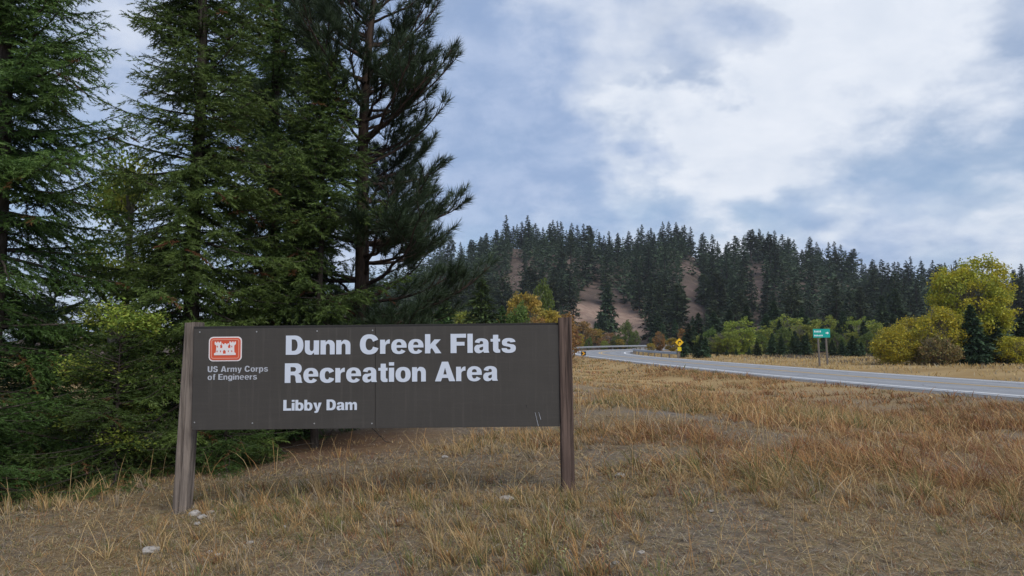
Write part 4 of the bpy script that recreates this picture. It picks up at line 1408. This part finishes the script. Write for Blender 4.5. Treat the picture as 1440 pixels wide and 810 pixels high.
GBL = 'leafy trees in the belt beyond the road'
for (kd_, u, vt, Y, wd_) in (('yg', 1040, 446, 98, 1.3), ('yg', 1012, 470, 97, 1.3), ('gr', 1056, 462, 100, 1.2), ('yg', 1115, 442, 118, 1.4), ('yg', 1160, 444, 117, 1.5), ('yg', 1190, 446, 122, 1.3), ('gr', 1072, 470, 100, 1.2), ('yg', 1230, 450, 106, 1.4), ('yg', 1208, 446, 119, 1.2), ('yg', 1092, 446, 117, 1.3), ('yg', 1250, 466, 92, 1.2), ('yg', 985, 470, 101, 1.1), ('gr', 998, 462, 108, 1.2), ('yg', 1028, 462, 96, 1.2), ('yg', 1078, 458, 106, 1.3), ('gr', 1102, 462, 104, 1.2), ('yg', 1132, 452, 110, 1.3), ('gr', 1176, 466, 100, 1.2), ('yg', 1198, 464, 102, 1.1), ('gr', 1218, 468, 96, 1.3), ('yg', 1064, 482, 93, 1.3), ('gr', 1130, 486, 94, 1.4)):
    where = 'near the yellow warning sign' if u < 1010 else 'between the warning sign and the green sign' if u < 1100 else 'beside the green road sign' if u < 1180 else 'toward the cottonwood thicket'
    mid_tree(kd_, u, vt, Y, ('yellow green' if kd_ == 'yg' else 'mid green') + ' leafy ' + ('bush' if vt > 460 else 'tree') + ' in the belt ' + where, GBL, wd_)
GA = 'autumn trees near the bend of the road'
for (kd_, u, vt, Y, wd_) in (('go', 915, 482, 112, 1.3), ('or', 966, 462, 130, 1.2), ('or', 928, 466, 135, 1.0), ('go', 945, 474, 118, 1.3), ('or', 975, 458, 138, 1.0), ('go', 838, 461, 190, 1.6), ('or', 818, 452, 185, 1.5), ('or', 858, 468, 182, 1.6), ('go', 872, 476, 175, 1.4), ('or', 803, 462, 170, 1.3), ('yg', 850, 478, 172, 1.3), ('gr', 880, 452, 178, 0.9), ('gr', 868, 472, 176, 1.4), ('go', 812, 468, 172, 1.2), ('gr', 828, 474, 176, 1.0), ('or', 845, 475, 180, 1.2), ('gr', 893, 466, 170, 0.9)):
    mid_tree(kd_, u, vt, Y, {'go': 'golden yellow shrubby tree near the bend of the road', 'or': 'rusty orange shrubby tree near the bend of the road', 'gr': 'small leafy green tree near the bend of the road', 'yg': 'small yellow green bush near the bend of the road'}[kd_], GA, wd_)
for k, (u, vt, Y) in enumerate(((826, 452, 195), (846, 438, 200), (856, 398, 215), (838, 452, 195), (926, 440, 180), (915, 476, 150), (932, 452, 175), (950, 448, 180), (975, 445, 175), (790, 430, 200))):
    mid_tree('fir', u, vt, Y, 'dark fir below the bare tan spur near the road bend', 'firs near the road bend', 1.0, k)
# trees showing over the sign board
for (kd_, u, vt, Y, wd_, l_) in (('bright', 678, 388, 58, 1.25, 'bright green young fir showing above the middle of the sign board'), ('go', 738, 408, 72, 0.95, 'golden tree showing above the word Flats'), ('gr', 727, 428, 62, 0.8, 'green bushy tree beside the golden tree above the sign board'), ('gr', 763, 398, 80, 0.55, 'slim green tree above the end of the sign board'),
                                ('go', 772, 432, 70, 0.9, 'small yellow tree above the end of the sign board'), ('or', 788, 440, 74, 1.0, 'small orange tree right above the reddish post'), ('or', 752, 446, 60, 0.9, 'low orange shrub just above the edge of the sign board'), ('yg', 640, 430, 66, 1.2, 'yellow green leafy tree low beside the pine branches'), ('bright', 706, 430, 62, 1.2, 'small bright fir between the bright green fir and the golden tree'), ('bright', 625, 412, 60, 1.2, 'bright green fir behind the lowest pine branches')):
    mid_tree(kd_, u, vt, Y, l_, 'trees showing over the sign board', wd_, 1)

# ---- the big golden cottonwood and its thicket on the right
CY = 54.0
CG = ((0.42, 0.43, 0.035), (0.33, 0.37, 0.04), (0.52, 0.46, 0.04), (0.19, 0.25, 0.04))
cw = broadleaf('cottonwood', 61, 7.4, 3.0, 28000, 0.17, CG, 0.14, 1, 0.80, (360, 4.1, 2.75, 3.5))


def thicket(name, parts, mats, u, Y, label, sc, rz=0.0, group=None):
    x = from_px(u, Y)
    return big_tree(name, parts, mats, (x, Y, gz(x, Y)), rz, label, 'tree' if 'tree' in name else 'shrub', group, sc, BP)


thicket('cottonwood_tree', cw, (M['pale_bark'], M['leaf']), 1366, CY + 1.0, 'largest yellow green cottonwood tree standing beyond the road', 1.0, 3.7)
sh1 = broadleaf('golden_shrub', 62, 4.0, 2.1, 10500, 0.15, ((0.55, 0.42, 0.035), (0.40, 0.36, 0.04), (0.27, 0.28, 0.04)), 0.05, 4, 0.95, (210, 1.9, 1.75, 1.9))
sh2 = broadleaf('rusty_shrub', 63, 2.2, 1.5, 4000, 0.13, ((0.26, 0.15, 0.07), (0.22, 0.17, 0.07), (0.18, 0.18, 0.05)), 0.05, 5, 0.8, (110, 0.95, 1.25, 1.0))
GT = 'thicket around the cottonwood tree'
s1 = thicket('golden_shrub', sh1, (M['pale_bark'], M['leaf']), 1322, CY - 1.5, 'tall olive and gold shrub touching the cottonwood, above the rusty shrub', 1.0, 0.0, GT)
s2 = thicket('rusty_shrub', sh2, (M['pale_bark'], M['leaf']), 1318, CY - 3.0, 'rusty brown shrub in front of the golden shrubs', 1.0, 0.0, GT)
x = from_px(1258, CY - 1); copy_tree(s1, (x, CY - 1, gz(x, CY - 1)), 2.1, (0.85, 0.85, 0.68), 'golden shrub at the end of the thicket nearest the green road sign')
x = from_px(1285, CY + 1); copy_tree(s1, (x, CY + 1, gz(x, CY + 1)), 4.0, (0.9, 0.9, 0.85), 'olive shrub between the two golden shrubs of the thicket')
x = from_px(1425, CY - 2); copy_tree(s1, (x, CY - 2, gz(x, CY - 2)), 5.0, (0.8, 0.8, 0.5), 'low yellow shrub on the far side of the cottonwood foot')
x = from_px(1462, CY); copy_tree(s1, (x, CY, gz(x, CY)), 1.2, (0.9, 0.9, 0.55), 'yellow shrub past the cottonwood, farthest from the green sign')
x = from_px(1368, CY - 2.8)
mf = [far_conifer('thicket_fir', 170 + i, 4.6, 1.35, 0.03, 'fir', 240, 14, 1.0, ((0.030, 0.056, 0.030), (0.048, 0.08, 0.036))) for i in range(1)][0]
tf = big_tree('fir_tree', mf, BW, (x, CY - 2.8, gz(x, CY - 2.8)), 0.3, 'dark young fir in front of the cottonwood tree', 'tree', GT, (0.95, 0.95, 0.88), BP)
x = from_px(1395, CY - 1.0); copy_tree(tf, (x, CY - 1.0, gz(x, CY - 1.0)), 2.2, (1.2, 1.2, 0.8), 'short dark fir beside the cottonwood foot')
x = from_px(1440, CY + 8); copy_tree(tf, (x, CY + 8, gz(x, CY + 8)), 4.2, (1.2, 1.2, 0.85), 'dark fir behind the cottonwood, past its crown')
x = from_px(1350, CY + 0.2); copy_tree(tf, (x, CY + 0.2, gz(x, CY + 0.2)), 1.2, (0.8, 0.8, 0.85), 'slim dark fir rising from the rusty and golden shrubs')
# ------------------------------------------------------------------ guardrails, road signs
M['steel'] = mat_flat('galvanised_steel', (0.42, 0.43, 0.44), 0.45, 0.15, 6, 0.5, 0.55)
M['grey_wood'] = mat_flat('grey_post_timber', (0.16, 0.14, 0.12), 0.9, 0.25, 12)
M['sign_green'] = mat_flat('green_sign_sheet', (0.0, 0.34, 0.29), 0.4, 0.05, 5, 0.4, 0, 0.02)
M['sign_yellow'] = mat_flat('yellow_sign_sheet', (0.80, 0.48, 0.01), 0.4, 0.05, 5, 0.4, 0, 0.02)
M['lime'] = mat_flat('yellow_plate_sheet', (0.70, 0.55, 0.01), 0.4, 0.05, 5, 0.4, 0, 0.02)
M['orange'] = mat_flat('amber_sign_sheet', (0.75, 0.34, 0.01), 0.4, 0.05, 5, 0.4, 0, 0.02)
M['black'] = mat_flat('black_sign_print', (0.012, 0.012, 0.012), 0.5, 0.1, 5, 0.3, 0, 0.02)
M['sign_white'] = mat_flat('white_sign_print', (0.8, 0.82, 0.82), 0.4, 0.03, 5, 0.4, 0, 0.02)
M['sign_back'] = mat_flat('aluminium_sheet', (0.45, 0.46, 0.47), 0.45, 0.08, 8, 0.5, 0.5)


def guardrail(off, y_from, y_to, x_max, label):
    """W-beam rail on timber posts along one edge of the road"""
    idx = [i for i in range(len(RC)) if (RC[i, 1] >= y_from and RC[i, 1] <= y_to and RC[i, 0] <= x_max)]
    s0, s1 = RS[idx[0]], RS[idx[-1]]
    root = empty('guardrail', road_pt(idx[0], off)); O = Vector(root.location)
    tag(root, label, 'guardrail', 'guardrails at the road bend')
    side = -1 if off > 0 else 1                    # rail faces the traffic
    def at_s(s, o_, dz):
        x = np.interp(s, RS, RC[:, 0]); y = np.interp(s, RS, RC[:, 1]); nx = np.interp(s, RS, RN[:, 0]); ny = np.interp(s, RS, RN[:, 1]); z = np.interp(s, RS, RZ) - BANK * off
        return (x + nx * o_ - O.x, y + ny * o_ - O.y, z + dz - O.z)
    prof = [(0.0, 0.40), (0.06, 0.44), (0.06, 0.50), (0.0, 0.545), (0.06, 0.59), (0.06, 0.65), (0.0, 0.70), (-0.012, 0.70), (-0.012, 0.40)]
    n = int((s1 - s0) / 1.5); V = []
    for k in range(n + 1):
        s = s0 + (s1 - s0) * k / n
        drop = 0.0
        for (o_, z) in prof:
            V.append(at_s(s, off + side * o_, z + drop))
    m_ = len(prof); F = []
    for k in range(n):
        for j in range(m_):
            F.append((k * m_ + j, k * m_ + (j + 1) % m_, (k + 1) * m_ + (j + 1) % m_, (k + 1) * m_ + j))
    b = MB(); b.add(V, F); b.build('rail', M['steel'], root)
    pm = MB(); pm.box((0, 0, 0.31), (0.15, 0.18, 0.78)); pm = pm.mesh('rail_post')
    k = 0; s = s0
    while s < s1:
        o = obj('post', pm, M['grey_wood'], root); p = at_s(s, off - side * 0.11, 0); o.location = p
        s += 3.8
    return root


guardrail(-5.0, 96, 160, 75, 'steel guardrail on wooden posts round the outer edge of the bend')
guardrail(5.0, 84, 160, 60, 'steel guardrail on wooden posts round the inner edge of the bend')


def poly_plate(name, pts, th, mat, parent, y=0.0):
    n = len(pts)
    V = [(x, y, z) for x, z in pts] + [(x, y + th, z) for x, z in pts]
    F = [tuple(range(n)), tuple(range(2 * n - 1, n - 1, -1))] + [(i, i + n, (i + 1) % n + n, (i + 1) % n) for i in range(n)]
    b = MB(); b.add(V, F)
    return b.build(name, mat, parent)


# green guide sign on two leaning posts
gp = at_ground(1157, 515)
while abs(road_query(gp.x, gp.y)[0][0]) < 6.3:
    gp = gp + Vector((0.3, 0.8, 0)).normalized() * 0.5
GY_ = gp.y
gs = empty('road_sign', (gp.x, GY_, gz(gp.x, GY_))); GO_ = Vector(gs.location)
gs.rotation_euler = (0, 0, -0.05)
tag(gs, 'green guide sign on two grey posts across the road', 'road sign')
def gpt(u, v): return at_y(u, v, GY_) - GO_
q = [gpt(1143, 463), gpt(1166.5, 462), gpt(1167, 474.5), gpt(1144, 475)]
ctr = sum(q, Vector()) / 4
gw = ((q[1].x - q[0].x) + (q[2].x - q[3].x)) / 2; gh = ((q[0].z - q[3].z) + (q[1].z - q[2].z)) / 2
poly_plate('panel', [(ctr.x - gw / 2, ctr.z - gh / 2), (ctr.x + gw / 2, ctr.z - gh / 2), (ctr.x + gw / 2, ctr.z + gh / 2), (ctr.x - gw / 2, ctr.z + gh / 2)], 0.02, M['sign_green'], gs, -0.03)
for (a, b) in ((gpt(1150.5, 472), gpt(1153.5, 517)), (gpt(1161.5, 472), gpt(1164.5, 517))):
    mb = MB(); mb.tube([(a.x, 0.06, a.z), (b.x, 0.06, -0.3)], [0.07, 0.07], 6); mb.build('post', M['grey_wood'], gs)
# two short lines of lettering, too small to read in the photograph: one mark for each letter
for (zl, hl, n_, wl) in ((ctr.z + gh * 0.10, gh * 0.22, 5, 0.42), (ctr.z - gh * 0.34, gh * 0.18, 7, 0.52)):
    x0_ = ctr.x - gw * 0.43; st_ = gw * wl / n_
    for k in range(n_):
        hk = hl * (1.0 if k == 0 else R0.uniform(0.6, 0.95))
        poly_plate('letter_mark', [(x0_ + st_ * k, zl), (x0_ + st_ * (k + 0.62), zl), (x0_ + st_ * (k + 0.62), zl + hk), (x0_ + st_ * k, zl + hk)], 0.002, M['sign_white'], gs, -0.0345)
az0 = ctr.z + gh * 0.02
poly_plate('arrow', [(ctr.x + gw * .24, az0 - .035), (ctr.x + gw * .33, az0 - .035), (ctr.x + gw * .33, az0 - .10), (ctr.x + gw * .43, az0), (ctr.x + gw * .33, az0 + .10), (ctr.x + gw * .33, az0 + .035), (ctr.x + gw * .24, az0 + .035)], 0.002, M['sign_white'], gs, -0.0345)

# yellow bend warning sign
YY = 88.0
c0 = at_y(955.2, 481.5, YY); yx = c0.x
off_, _ = road_query(np.array([yx]), np.array([YY]))
ys = empty('warning_sign', (yx, YY, gz(yx, YY))); YO = Vector(ys.location)
tag(ys, 'yellow diamond bend warning sign with small yellow plate below', 'road sign')
hz_ = c0.z - YO.z; dg_ = 0.50
poly_plate('diamond', [(0, hz_ - dg_), (dg_, hz_), (0, hz_ + dg_), (-dg_, hz_)], 0.01, M['sign_yellow'], ys, -0.03)
poly_plate('arrow', [(-0.17, hz_ - 0.22), (-0.07, hz_ - 0.22), (-0.07, hz_ - 0.02), (-0.03, hz_ + 0.05), (0.05, hz_ + 0.09), (0.02, hz_ + 0.16), (0.2, hz_ + 0.17), (0.17, hz_ - 0.02), (0.11, hz_ + 0.02), (0.08, hz_ + 0.0), (-0.1, hz_ + 0.14), (-0.17, hz_ + 0.0)], 0.003, M['black'], ys, -0.035)
poly_plate('speed_plate', [(-0.22, hz_ - 1.0), (0.22, hz_ - 1.0), (0.22, hz_ - 0.53), (-0.22, hz_ - 0.53)], 0.01, M['lime'], ys, -0.03)
mb = MB(); mb.box((0.03, 0.03, (hz_ + 0.3) / 2 - 0.1), (0.09, 0.09, hz_ + 0.5)); mb.build('post', M['grey_wood'], ys)

# chevron board at the outside of the bend
KY = 84.0
k0 = at_y(820.5, 497.5, KY)
ks = empty('chevron_sign', (k0.x, KY, gz(k0.x, KY))); KO = Vector(ks.location)
tag(ks, 'small black and amber chevron board beside the outer road edge', 'road sign')
kz = k0.z - KO.z
poly_plate('board', [(-0.27, kz - 0.2), (0.27, kz - 0.2), (0.27, kz + 0.27), (-0.27, kz + 0.27)], 0.01, M['black'], ks, -0.03)
poly_plate('chevron', [(-0.20, kz - 0.16), (-0.02, kz - 0.16), (0.18, kz + 0.03), (-0.02, kz + 0.23), (-0.20, kz + 0.23), (0.0, kz + 0.03)], 0.003, M['orange'], ks, -0.034)
mb = MB(); mb.box((0, 0.03, (kz + 0.1) / 2 - 0.15), (0.08, 0.08, kz + 0.4)); mb.build('post', M['grey_wood'], ks)

# ------------------------------------------------------------------ grass
PAL = 1.32 * np.array([(0.41, 0.285, 0.125), (0.46, 0.34, 0.165), (0.38, 0.225, 0.085), (0.24, 0.12, 0.06), (0.33, 0.275, 0.19), (0.16, 0.16, 0.055), (0.11, 0.135, 0.045), (0.22, 0.19, 0.08)])


def blades(P, az, h, wd, lean, curve, col, seg=3, colbase=0.7):
    """curved tapering grass blades standing on points P"""
    n = len(P)
    ts = np.linspace(0, 1, seg + 1)
    d = np.stack([np.cos(az), np.sin(az), np.zeros(n)], 1); s = np.stack([-np.sin(az), np.cos(az), np.zeros(n)], 1)
    # the blade's flat side turns any way
    tw = rng.uniform(0, np.pi, n); s = s * np.cos(tw)[:, None] + d * np.sin(tw)[:, None]
    V = []; C = []
    for i, t in enumerate(ts):
        c = P + d * (h * (lean * t + curve * t * t))[:, None]
        c[:, 2] += h * (t - 0.45 * np.minimum(curve, 1.2) * t ** 3)
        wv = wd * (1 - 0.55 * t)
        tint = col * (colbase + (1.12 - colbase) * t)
        if i < seg:
            V += [c - s * (wv / 2)[:, None], c + s * (wv / 2)[:, None]]; C += [tint, tint]
        else:
            V.append(c); C.append(tint)
    m_ = len(V)
    V = np.stack(V, 1).reshape(-1, 3); C = np.stack(C, 1).reshape(-1, 3)
    f = []
    for i in range(seg - 1):
        a = 2 * i
        f += [(a, a + 1, a + 3), (a, a + 3, a + 2)]
    a = 2 * (seg - 1); f.append((a, a + 1, a + 2))
    F = (np.arange(n)[:, None, None] * m_ + np.array(f)[None]).reshape(-1, 3)
    return V, F, C


class Bag:
    def __init__(self): self.V = []; self.F = []; self.C = []; self.n = 0

    def add(self, V, F, C):
        self.V.append(V); self.F.append(F + self.n); self.C.append(C); self.n += len(V)

    def build(self, name, label, mat):
        o = obj(name, fast_mesh(name, np.concatenate(self.V), np.concatenate(self.F), np.concatenate(self.C)), mat)
        return tag(o, label, 'grass', None, 'stuff')


def sector(n, y0, y1, umin=-0.86, umax=0.90, pad=0.6):
    """points spread evenly over a strip of the field in view"""
    y = np.sqrt(rng.uniform(y0 * y0, y1 * y1, n)); x = y * rng.uniform(umin, umax, n) + rng.uniform(-pad, pad, n)
    return x, y


def allowed(x, y):
    off, _ = road_query(x, y)
    return off < -5.1


def shade_zone(x, y):
    """close under the conifers little grass grows"""
    k = np.zeros(len(x))
    for (cx, cy, r) in ((-2.3, 11, 2.3), (-4.2, 9.7, 1.9), (-6.2, 8.6, 2.2), (-4.3, 12, 2.4), (-3.2, 10.2, 1.5)):
        k = np.maximum(k, 1 - sstep(r * 0.55, r * 1.05, np.hypot(x - cx, y - cy)))
    return k


def tufts(bag, n, y0, y1, bl, hmin, hmax, wd, spread, seg, umin=-0.86, umax=0.90, thresh=(0.35, 0.6), tall=True):
    x, y = sector(n, y0, y1, umin, umax)
    patch = fbm(x / 1.6, y / 1.6, 61, 4); big = fbm(x / 5.0, y / 5.0, 71, 3)
    field = sstep(-0.6, 2.2, x - 0.2 * (y - 7)) * sstep(5.2, 7.6, y + 0.18 * x)      # the taller stand towards the road
    keep = (rng.random(n) < np.maximum(sstep(thresh[0], thresh[1], patch), 0.75 * field * sstep(0.3, 0.45, patch))) & allowed(x, y) & (rng.random(n) > shade_zone(x, y) * 0.93)
    x, y, patch, big, field = x[keep], y[keep], patch[keep], big[keep], field[keep]
    n = len(x)
    if n == 0: return
    hh = (hmin + (hmax - hmin) * rng.random(n) ** 1.6) * (0.62 + 0.6 * field) * (0.5 + 1.0 * patch)
    # colour: straw near, gold and rust in the stand, some green at the feet
    pr = np.zeros((n, len(PAL)))
    pr[:, 0] = 0.9; pr[:, 1] = 0.6 - 0.3 * field; pr[:, 2] = 0.35 + 0.9 * field + 1.2 * sstep(13, 24, y); pr[:, 3] = 0.35 + 2.6 * field * sstep(0.36, 0.6, big)
    pr[:, 4] = 0.75 * (1 - field); pr[:, 5] = 0.75 * sstep(0.5, 0.6, patch); pr[:, 6] = 0.6 * sstep(0.45, 0.6, 1 - big); pr[:, 7] = 0.45
    cum = np.cumsum(pr / pr.sum(1, keepdims=True), 1)
    ci = (rng.random((n, 1)) > cum).sum(1).clip(0, len(PAL) - 1)
    rep = np.maximum(3, rng.poisson(bl, n)); ti = np.repeat(np.arange(n), rep); m_ = len(ti)
    r = np.abs(rng.normal(size=m_)) * spread * (0.6 + 0.8 * rng.random(n))[ti]; a = rng.uniform(0, 2 * np.pi, m_)
    bx = x[ti] + r * np.cos(a); by = y[ti] + r * np.sin(a)
    P = np.stack([bx, by, ground_z(bx, by) - 0.012], 1)
    wind = 0.6 + 1.3 * fbm(x / 3.0, y / 3.0, 91, 2)[ti] * 3.14
    az = np.where(rng.random(m_) < 0.55, a, wind + rng.normal(size=m_) * 0.7)
    h = hh[ti] * rng.uniform(0.45, 1.15, m_)
    lean = np.abs(rng.normal(size=m_)) * 0.28 + 0.04; curve = np.abs(rng.normal(size=m_)) * (0.4 + 0.75 * field[ti])
    alt = PAL[rng.choice([0, 1, 4, 7, 2], m_)]
    redp = (sstep(0.5, 0.62, fbm(x / 2.4, y / 2.4, 303, 3)) * (0.35 + 0.65 * field))[ti][:, None]     # rusty stands
    col = np.where(rng.random((m_, 1)) < 0.72, PAL[ci][ti], alt) * rng.uniform(0.5, 1.25, (m_, 1))
    col = col * (1 - redp * np.array([[0.10, 0.20, 0.24]]))
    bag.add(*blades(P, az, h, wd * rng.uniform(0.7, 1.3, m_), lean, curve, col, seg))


def litter(bag, n, y0, y1, lmin, lmax, wd):
    """dead straws lying over the soil"""
    x, y = sector(n, y0, y1)
    k = allowed(x, y) & (rng.random(n) > 0.8 * shade_zone(x, y)); x, y = x[k], y[k]; n = len(x)
    z = ground_z(x, y)
    az = rng.uniform(0, 2 * np.pi, n); L = rng.uniform(lmin, lmax, n); el = np.abs(rng.normal(size=n)) * 0.22
    d = np.stack([np.cos(az) * np.cos(el), np.sin(az) * np.cos(el), np.sin(el)], 1); s = np.stack([-np.sin(az), np.cos(az), np.zeros(n)], 1)
    c = np.stack([x, y, z + 0.004 + rng.random(n) * 0.012], 1)
    wv = (wd * rng.uniform(0.6, 1.4, n))[:, None]
    V = np.stack([c - s * wv / 2, c + s * wv / 2, c + d * L[:, None] + s * wv * 0.1], 1).reshape(-1, 3)
    col = PAL[rng.choice([0, 1, 4, 4, 4, 3, 3, 7], n)] * rng.uniform(0.35, 1.15, (n, 1)) * np.array([0.95, 0.96, 1.05])
    bag.add(V, np.arange(3 * n).reshape(-1, 3), np.repeat(col, 3, axis=0))


bag = Bag()
litter(bag, 60000, 3.0, 6.5, 0.03, 0.11, 0.0042)
litter(bag, 60000, 6.5, 12.0, 0.04, 0.14, 0.007)
bag.build('straw_litter', 'flattened dead straw lying over grey soil', M['grass'])
bag = Bag()
tufts(bag, 2300, 2.8, 6.5, 22, 0.07, 0.30, 0.0048, 0.03, 3, thresh=(0.45, 0.66))
tufts(bag, 12000, 2.8, 6.5, 7, 0.03, 0.13, 0.0042, 0.045, 2, thresh=(0.1, 0.55))
tufts(bag, 3800, 6.5, 11.0, 18, 0.09, 0.32, 0.0068, 0.045, 3, thresh=(0.44, 0.64))
tufts(bag, 10000, 6.5, 11.0, 7, 0.04, 0.15, 0.0065, 0.06, 2, thresh=(0.1, 0.55))
tufts(bag, 6500, 11.0, 20.0, 13, 0.08, 0.30, 0.012, 0.07, 2, -0.3, 0.9)
tufts(bag, 9000, 20.0, 45.0, 9, 0.10, 0.26, 0.026, 0.25, 2, -0.3, 0.9)
tufts(bag, 4000, 45.0, 105.0, 8, 0.2, 0.4, 0.06, 0.4, 2, -0.12, 0.25)
# longer single stalks with seed heads
x, y = sector(2600, 3.4, 16.0); k = allowed(x, y) & (rng.random(len(x)) > shade_zone(x, y)); x, y = x[k], y[k]; n = len(x)
P = np.stack([x, y, ground_z(x, y)], 1)
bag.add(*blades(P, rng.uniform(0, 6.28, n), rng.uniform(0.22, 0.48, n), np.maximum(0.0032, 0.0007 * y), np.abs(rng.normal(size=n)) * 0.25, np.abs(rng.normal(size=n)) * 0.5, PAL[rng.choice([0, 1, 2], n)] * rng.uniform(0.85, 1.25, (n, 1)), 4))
bag.build('dry_grass', 'dry golden roadside grass with rusty and green tufts', M['grass'])

# dry verge and brush on the far side of the road
bag = Bag()
n = 9000
y = rng.uniform(24, 130, n); x = rng.uniform(10, 110, n)
off, _ = road_query(x, y); k = (off > 5.4) & (off < 60) & (x / y < 0.8) & (x / y > 0.1)
x, y, off = x[k], y[k], off[k]; ti = np.repeat(np.arange(len(x)), 9); m_ = len(ti)
bx = x[ti] + rng.normal(size=m_) * 0.35; by = y[ti] + rng.normal(size=m_) * 0.35
P = np.stack([bx, by, ground_z(bx, by)], 1)
br_ = (sstep(9, 13, off) * sstep(0.40, 0.55, fbm(x / 6, y / 6, 44, 3)))[ti]
hcol = np.where(rng.random((m_, 1)) < br_[:, None] * 0.9, np.array([[0.15, 0.125, 0.10]]), PAL[rng.choice([0, 1, 2, 4], m_)]) * rng.uniform(0.75, 1.2, (m_, 1))
bag.add(*blades(P, rng.uniform(0, 6.28, m_), rng.uniform(0.12, 0.30, m_) * (1 + 0.8 * br_), 0.02 + 0.0006 * by, np.abs(rng.normal(size=m_)) * 0.4, np.abs(rng.normal(size=m_)) * 0.4, hcol, 2))
bag.build('verge_grass', 'dry grass and grey brush along the far side of the road', M['grass'])

# ------------------------------------------------------------------ stones, weed
M['stone'] = mat_flat('pale_stone', (0.33, 0.305, 0.275), 0.9, 0.4, 2.5, 0.2, 0, 0.5)


def stone_mesh(seed):
    g_ = random.Random(seed); V = []; F = []
    nu, nvv = 9, 6
    for j in range(nvv + 1):
        th = math.pi * j / nvv
        for i in range(nu):
            ph = 2 * math.pi * i / nu; r = 1 + g_.uniform(-0.27, 0.2)
            V.append((r * math.sin(th) * math.cos(ph), r * math.sin(th) * math.sin(ph), r * math.cos(th) * 0.55))
    for j in range(nvv):
        for i in range(nu):
            F.append((j * nu + i, j * nu + (i + 1) % nu, (j + 1) * nu + (i + 1) % nu, (j + 1) * nu + i))
    b = MB(); b.add(V, F); me = b.mesh('stone', False); me.materials.append(M['stone'])
    return me


SM = [stone_mesh(i) for i in range(5)]
LS = {'post': 'pale stone lying at the foot of the leaning grey post', 'field': 'small pale stone lying in the short dry grass'}
for i, (u, v, s, w_) in enumerate(((212, 777, 0.050, 'big'), (270, 716, 0.035, 'post'), (274, 724, 0.042, 'post'), (284, 729, 0.038, 'post'), (296, 722, 0.028, 'post'), (278, 738, 0.026, 'post'),
                                  (306, 783, 0.024, 'field'), (296, 778, 0.02, 'field'), (352, 765, 0.022, 'field'), (712, 705, 0.05, 'flat'), (872, 671, 0.045, 'near'), (652, 752, 0.02, 'field'), (628, 778, 0.018, 'field'), (780, 774, 0.02, 'field'), (868, 794, 0.022, 'field'), (902, 779, 0.02, 'field'), (400, 742, 0.018, 'field'), (482, 736, 0.018, 'field'), (560, 735, 0.02, 'field'), (1000, 720, 0.02, 'field'), (626, 644, 0.035, 'board'))):
    p = at_ground(u, v)
    o = obj('stone', SM[i % 5], M['stone']); o.location = (p.x, p.y, gz(p.x, p.y) + s * 0.25)
    o.scale = (s * 1.2, s, s); o.rotation_euler = (0, 0, i * 1.7)
    l_ = LS.get(w_) or {'big': 'largest pale rounded stone, alone in straw in front of the leaning post', 'flat': 'flat cream stone in the grass in front of the sign board', 'near': 'grey white stone in the grass beyond the reddish post', 'board': 'pale stone on the litter under the sign board'}[w_]
    tag(o, l_, 'stone', {'post': 'stones at the foot of the leaning post', 'field': 'small stones in the short grass'}.get(w_))

# pale green weed in front of the sign
M['weed_leaf'] = mat_flat('pale_weed_leaf', (0.30, 0.31, 0.13), 0.6, 0.2, 30)
M['weed_stem'] = mat_flat('weed_stem', (0.24, 0.22, 0.10), 0.8, 0.2, 30)
for (u, v, hgt, lb) in ((728, 806, 0.22, 'taller pale green leafy weed in the short grass'), (792, 800, 0.10, 'shorter pale green weed beside the taller weed')):
    p = at_ground(u, v); wr = empty('weed', (p.x, p.y, gz(p.x, p.y))); tag(wr, lb, 'weed')
    gr_ = random.Random(int(u))
    for s_ in range(4 if hgt > 0.15 else 2):
        a = gr_.uniform(0, 6.28); ln = gr_.uniform(0.12, 0.4); hh = hgt * gr_.uniform(0.7, 1.05)
        pts = [(math.cos(a) * ln * t * hh, math.sin(a) * ln * t * hh, hh * t) for t in (0, 0.35, 0.7, 1.0)]
        b = MB(); b.tube(pts, [0.0026, 0.0022, 0.0016, 0.001], 5); b.build('stem', M['weed_stem'], wr)
        for k in range(7):
            t = 0.25 + 0.75 * k / 6; bx_, by_, bz_ = math.cos(a) * ln * t * hh, math.sin(a) * ln * t * hh, hh * t
            la = gr_.uniform(0, 6.28); L_ = gr_.uniform(0.014, 0.026)
            dx, dy = math.cos(la), math.sin(la)
            b = MB(); b.add([(bx_, by_, bz_), (bx_ + dx * L_ * .5 - dy * L_ * .3, by_ + dy * L_ * .5 + dx * L_ * .3, bz_ + L_ * .35), (bx_ + dx * L_, by_ + dy * L_, bz_ + L_ * .3), (bx_ + dx * L_ * .5 + dy * L_ * .3, by_ + dy * L_ * .5 - dx * L_ * .3, bz_ + L_ * .35)], [(0, 1, 2, 3)])
            b.build('leaf', M['weed_leaf'], wr)

# ------------------------------------------------------------------ air between the camera and the hill
m = bpy.data.materials.new('haze_air'); m.use_nodes = True; t = NT(m.node_tree); t.n.clear()
o_ = t.node('ShaderNodeOutputMaterial'); pv = t.node('ShaderNodeVolumePrincipled')
pv.inputs['Color'].default_value = (0.86, 0.91, 1.0, 1); pv.inputs['Density'].default_value = 0.00017; pv.inputs['Anisotropy'].default_value = 0.2
t.l.new(pv.outputs[0], o_.inputs['Volume'])
b = MB(); b.box((0, 418, 40), (1410, 970, 95)); hz = b.build('haze', m)
tag(hz, 'thin pale bluish haze in the air', 'haze', None, 'stuff')
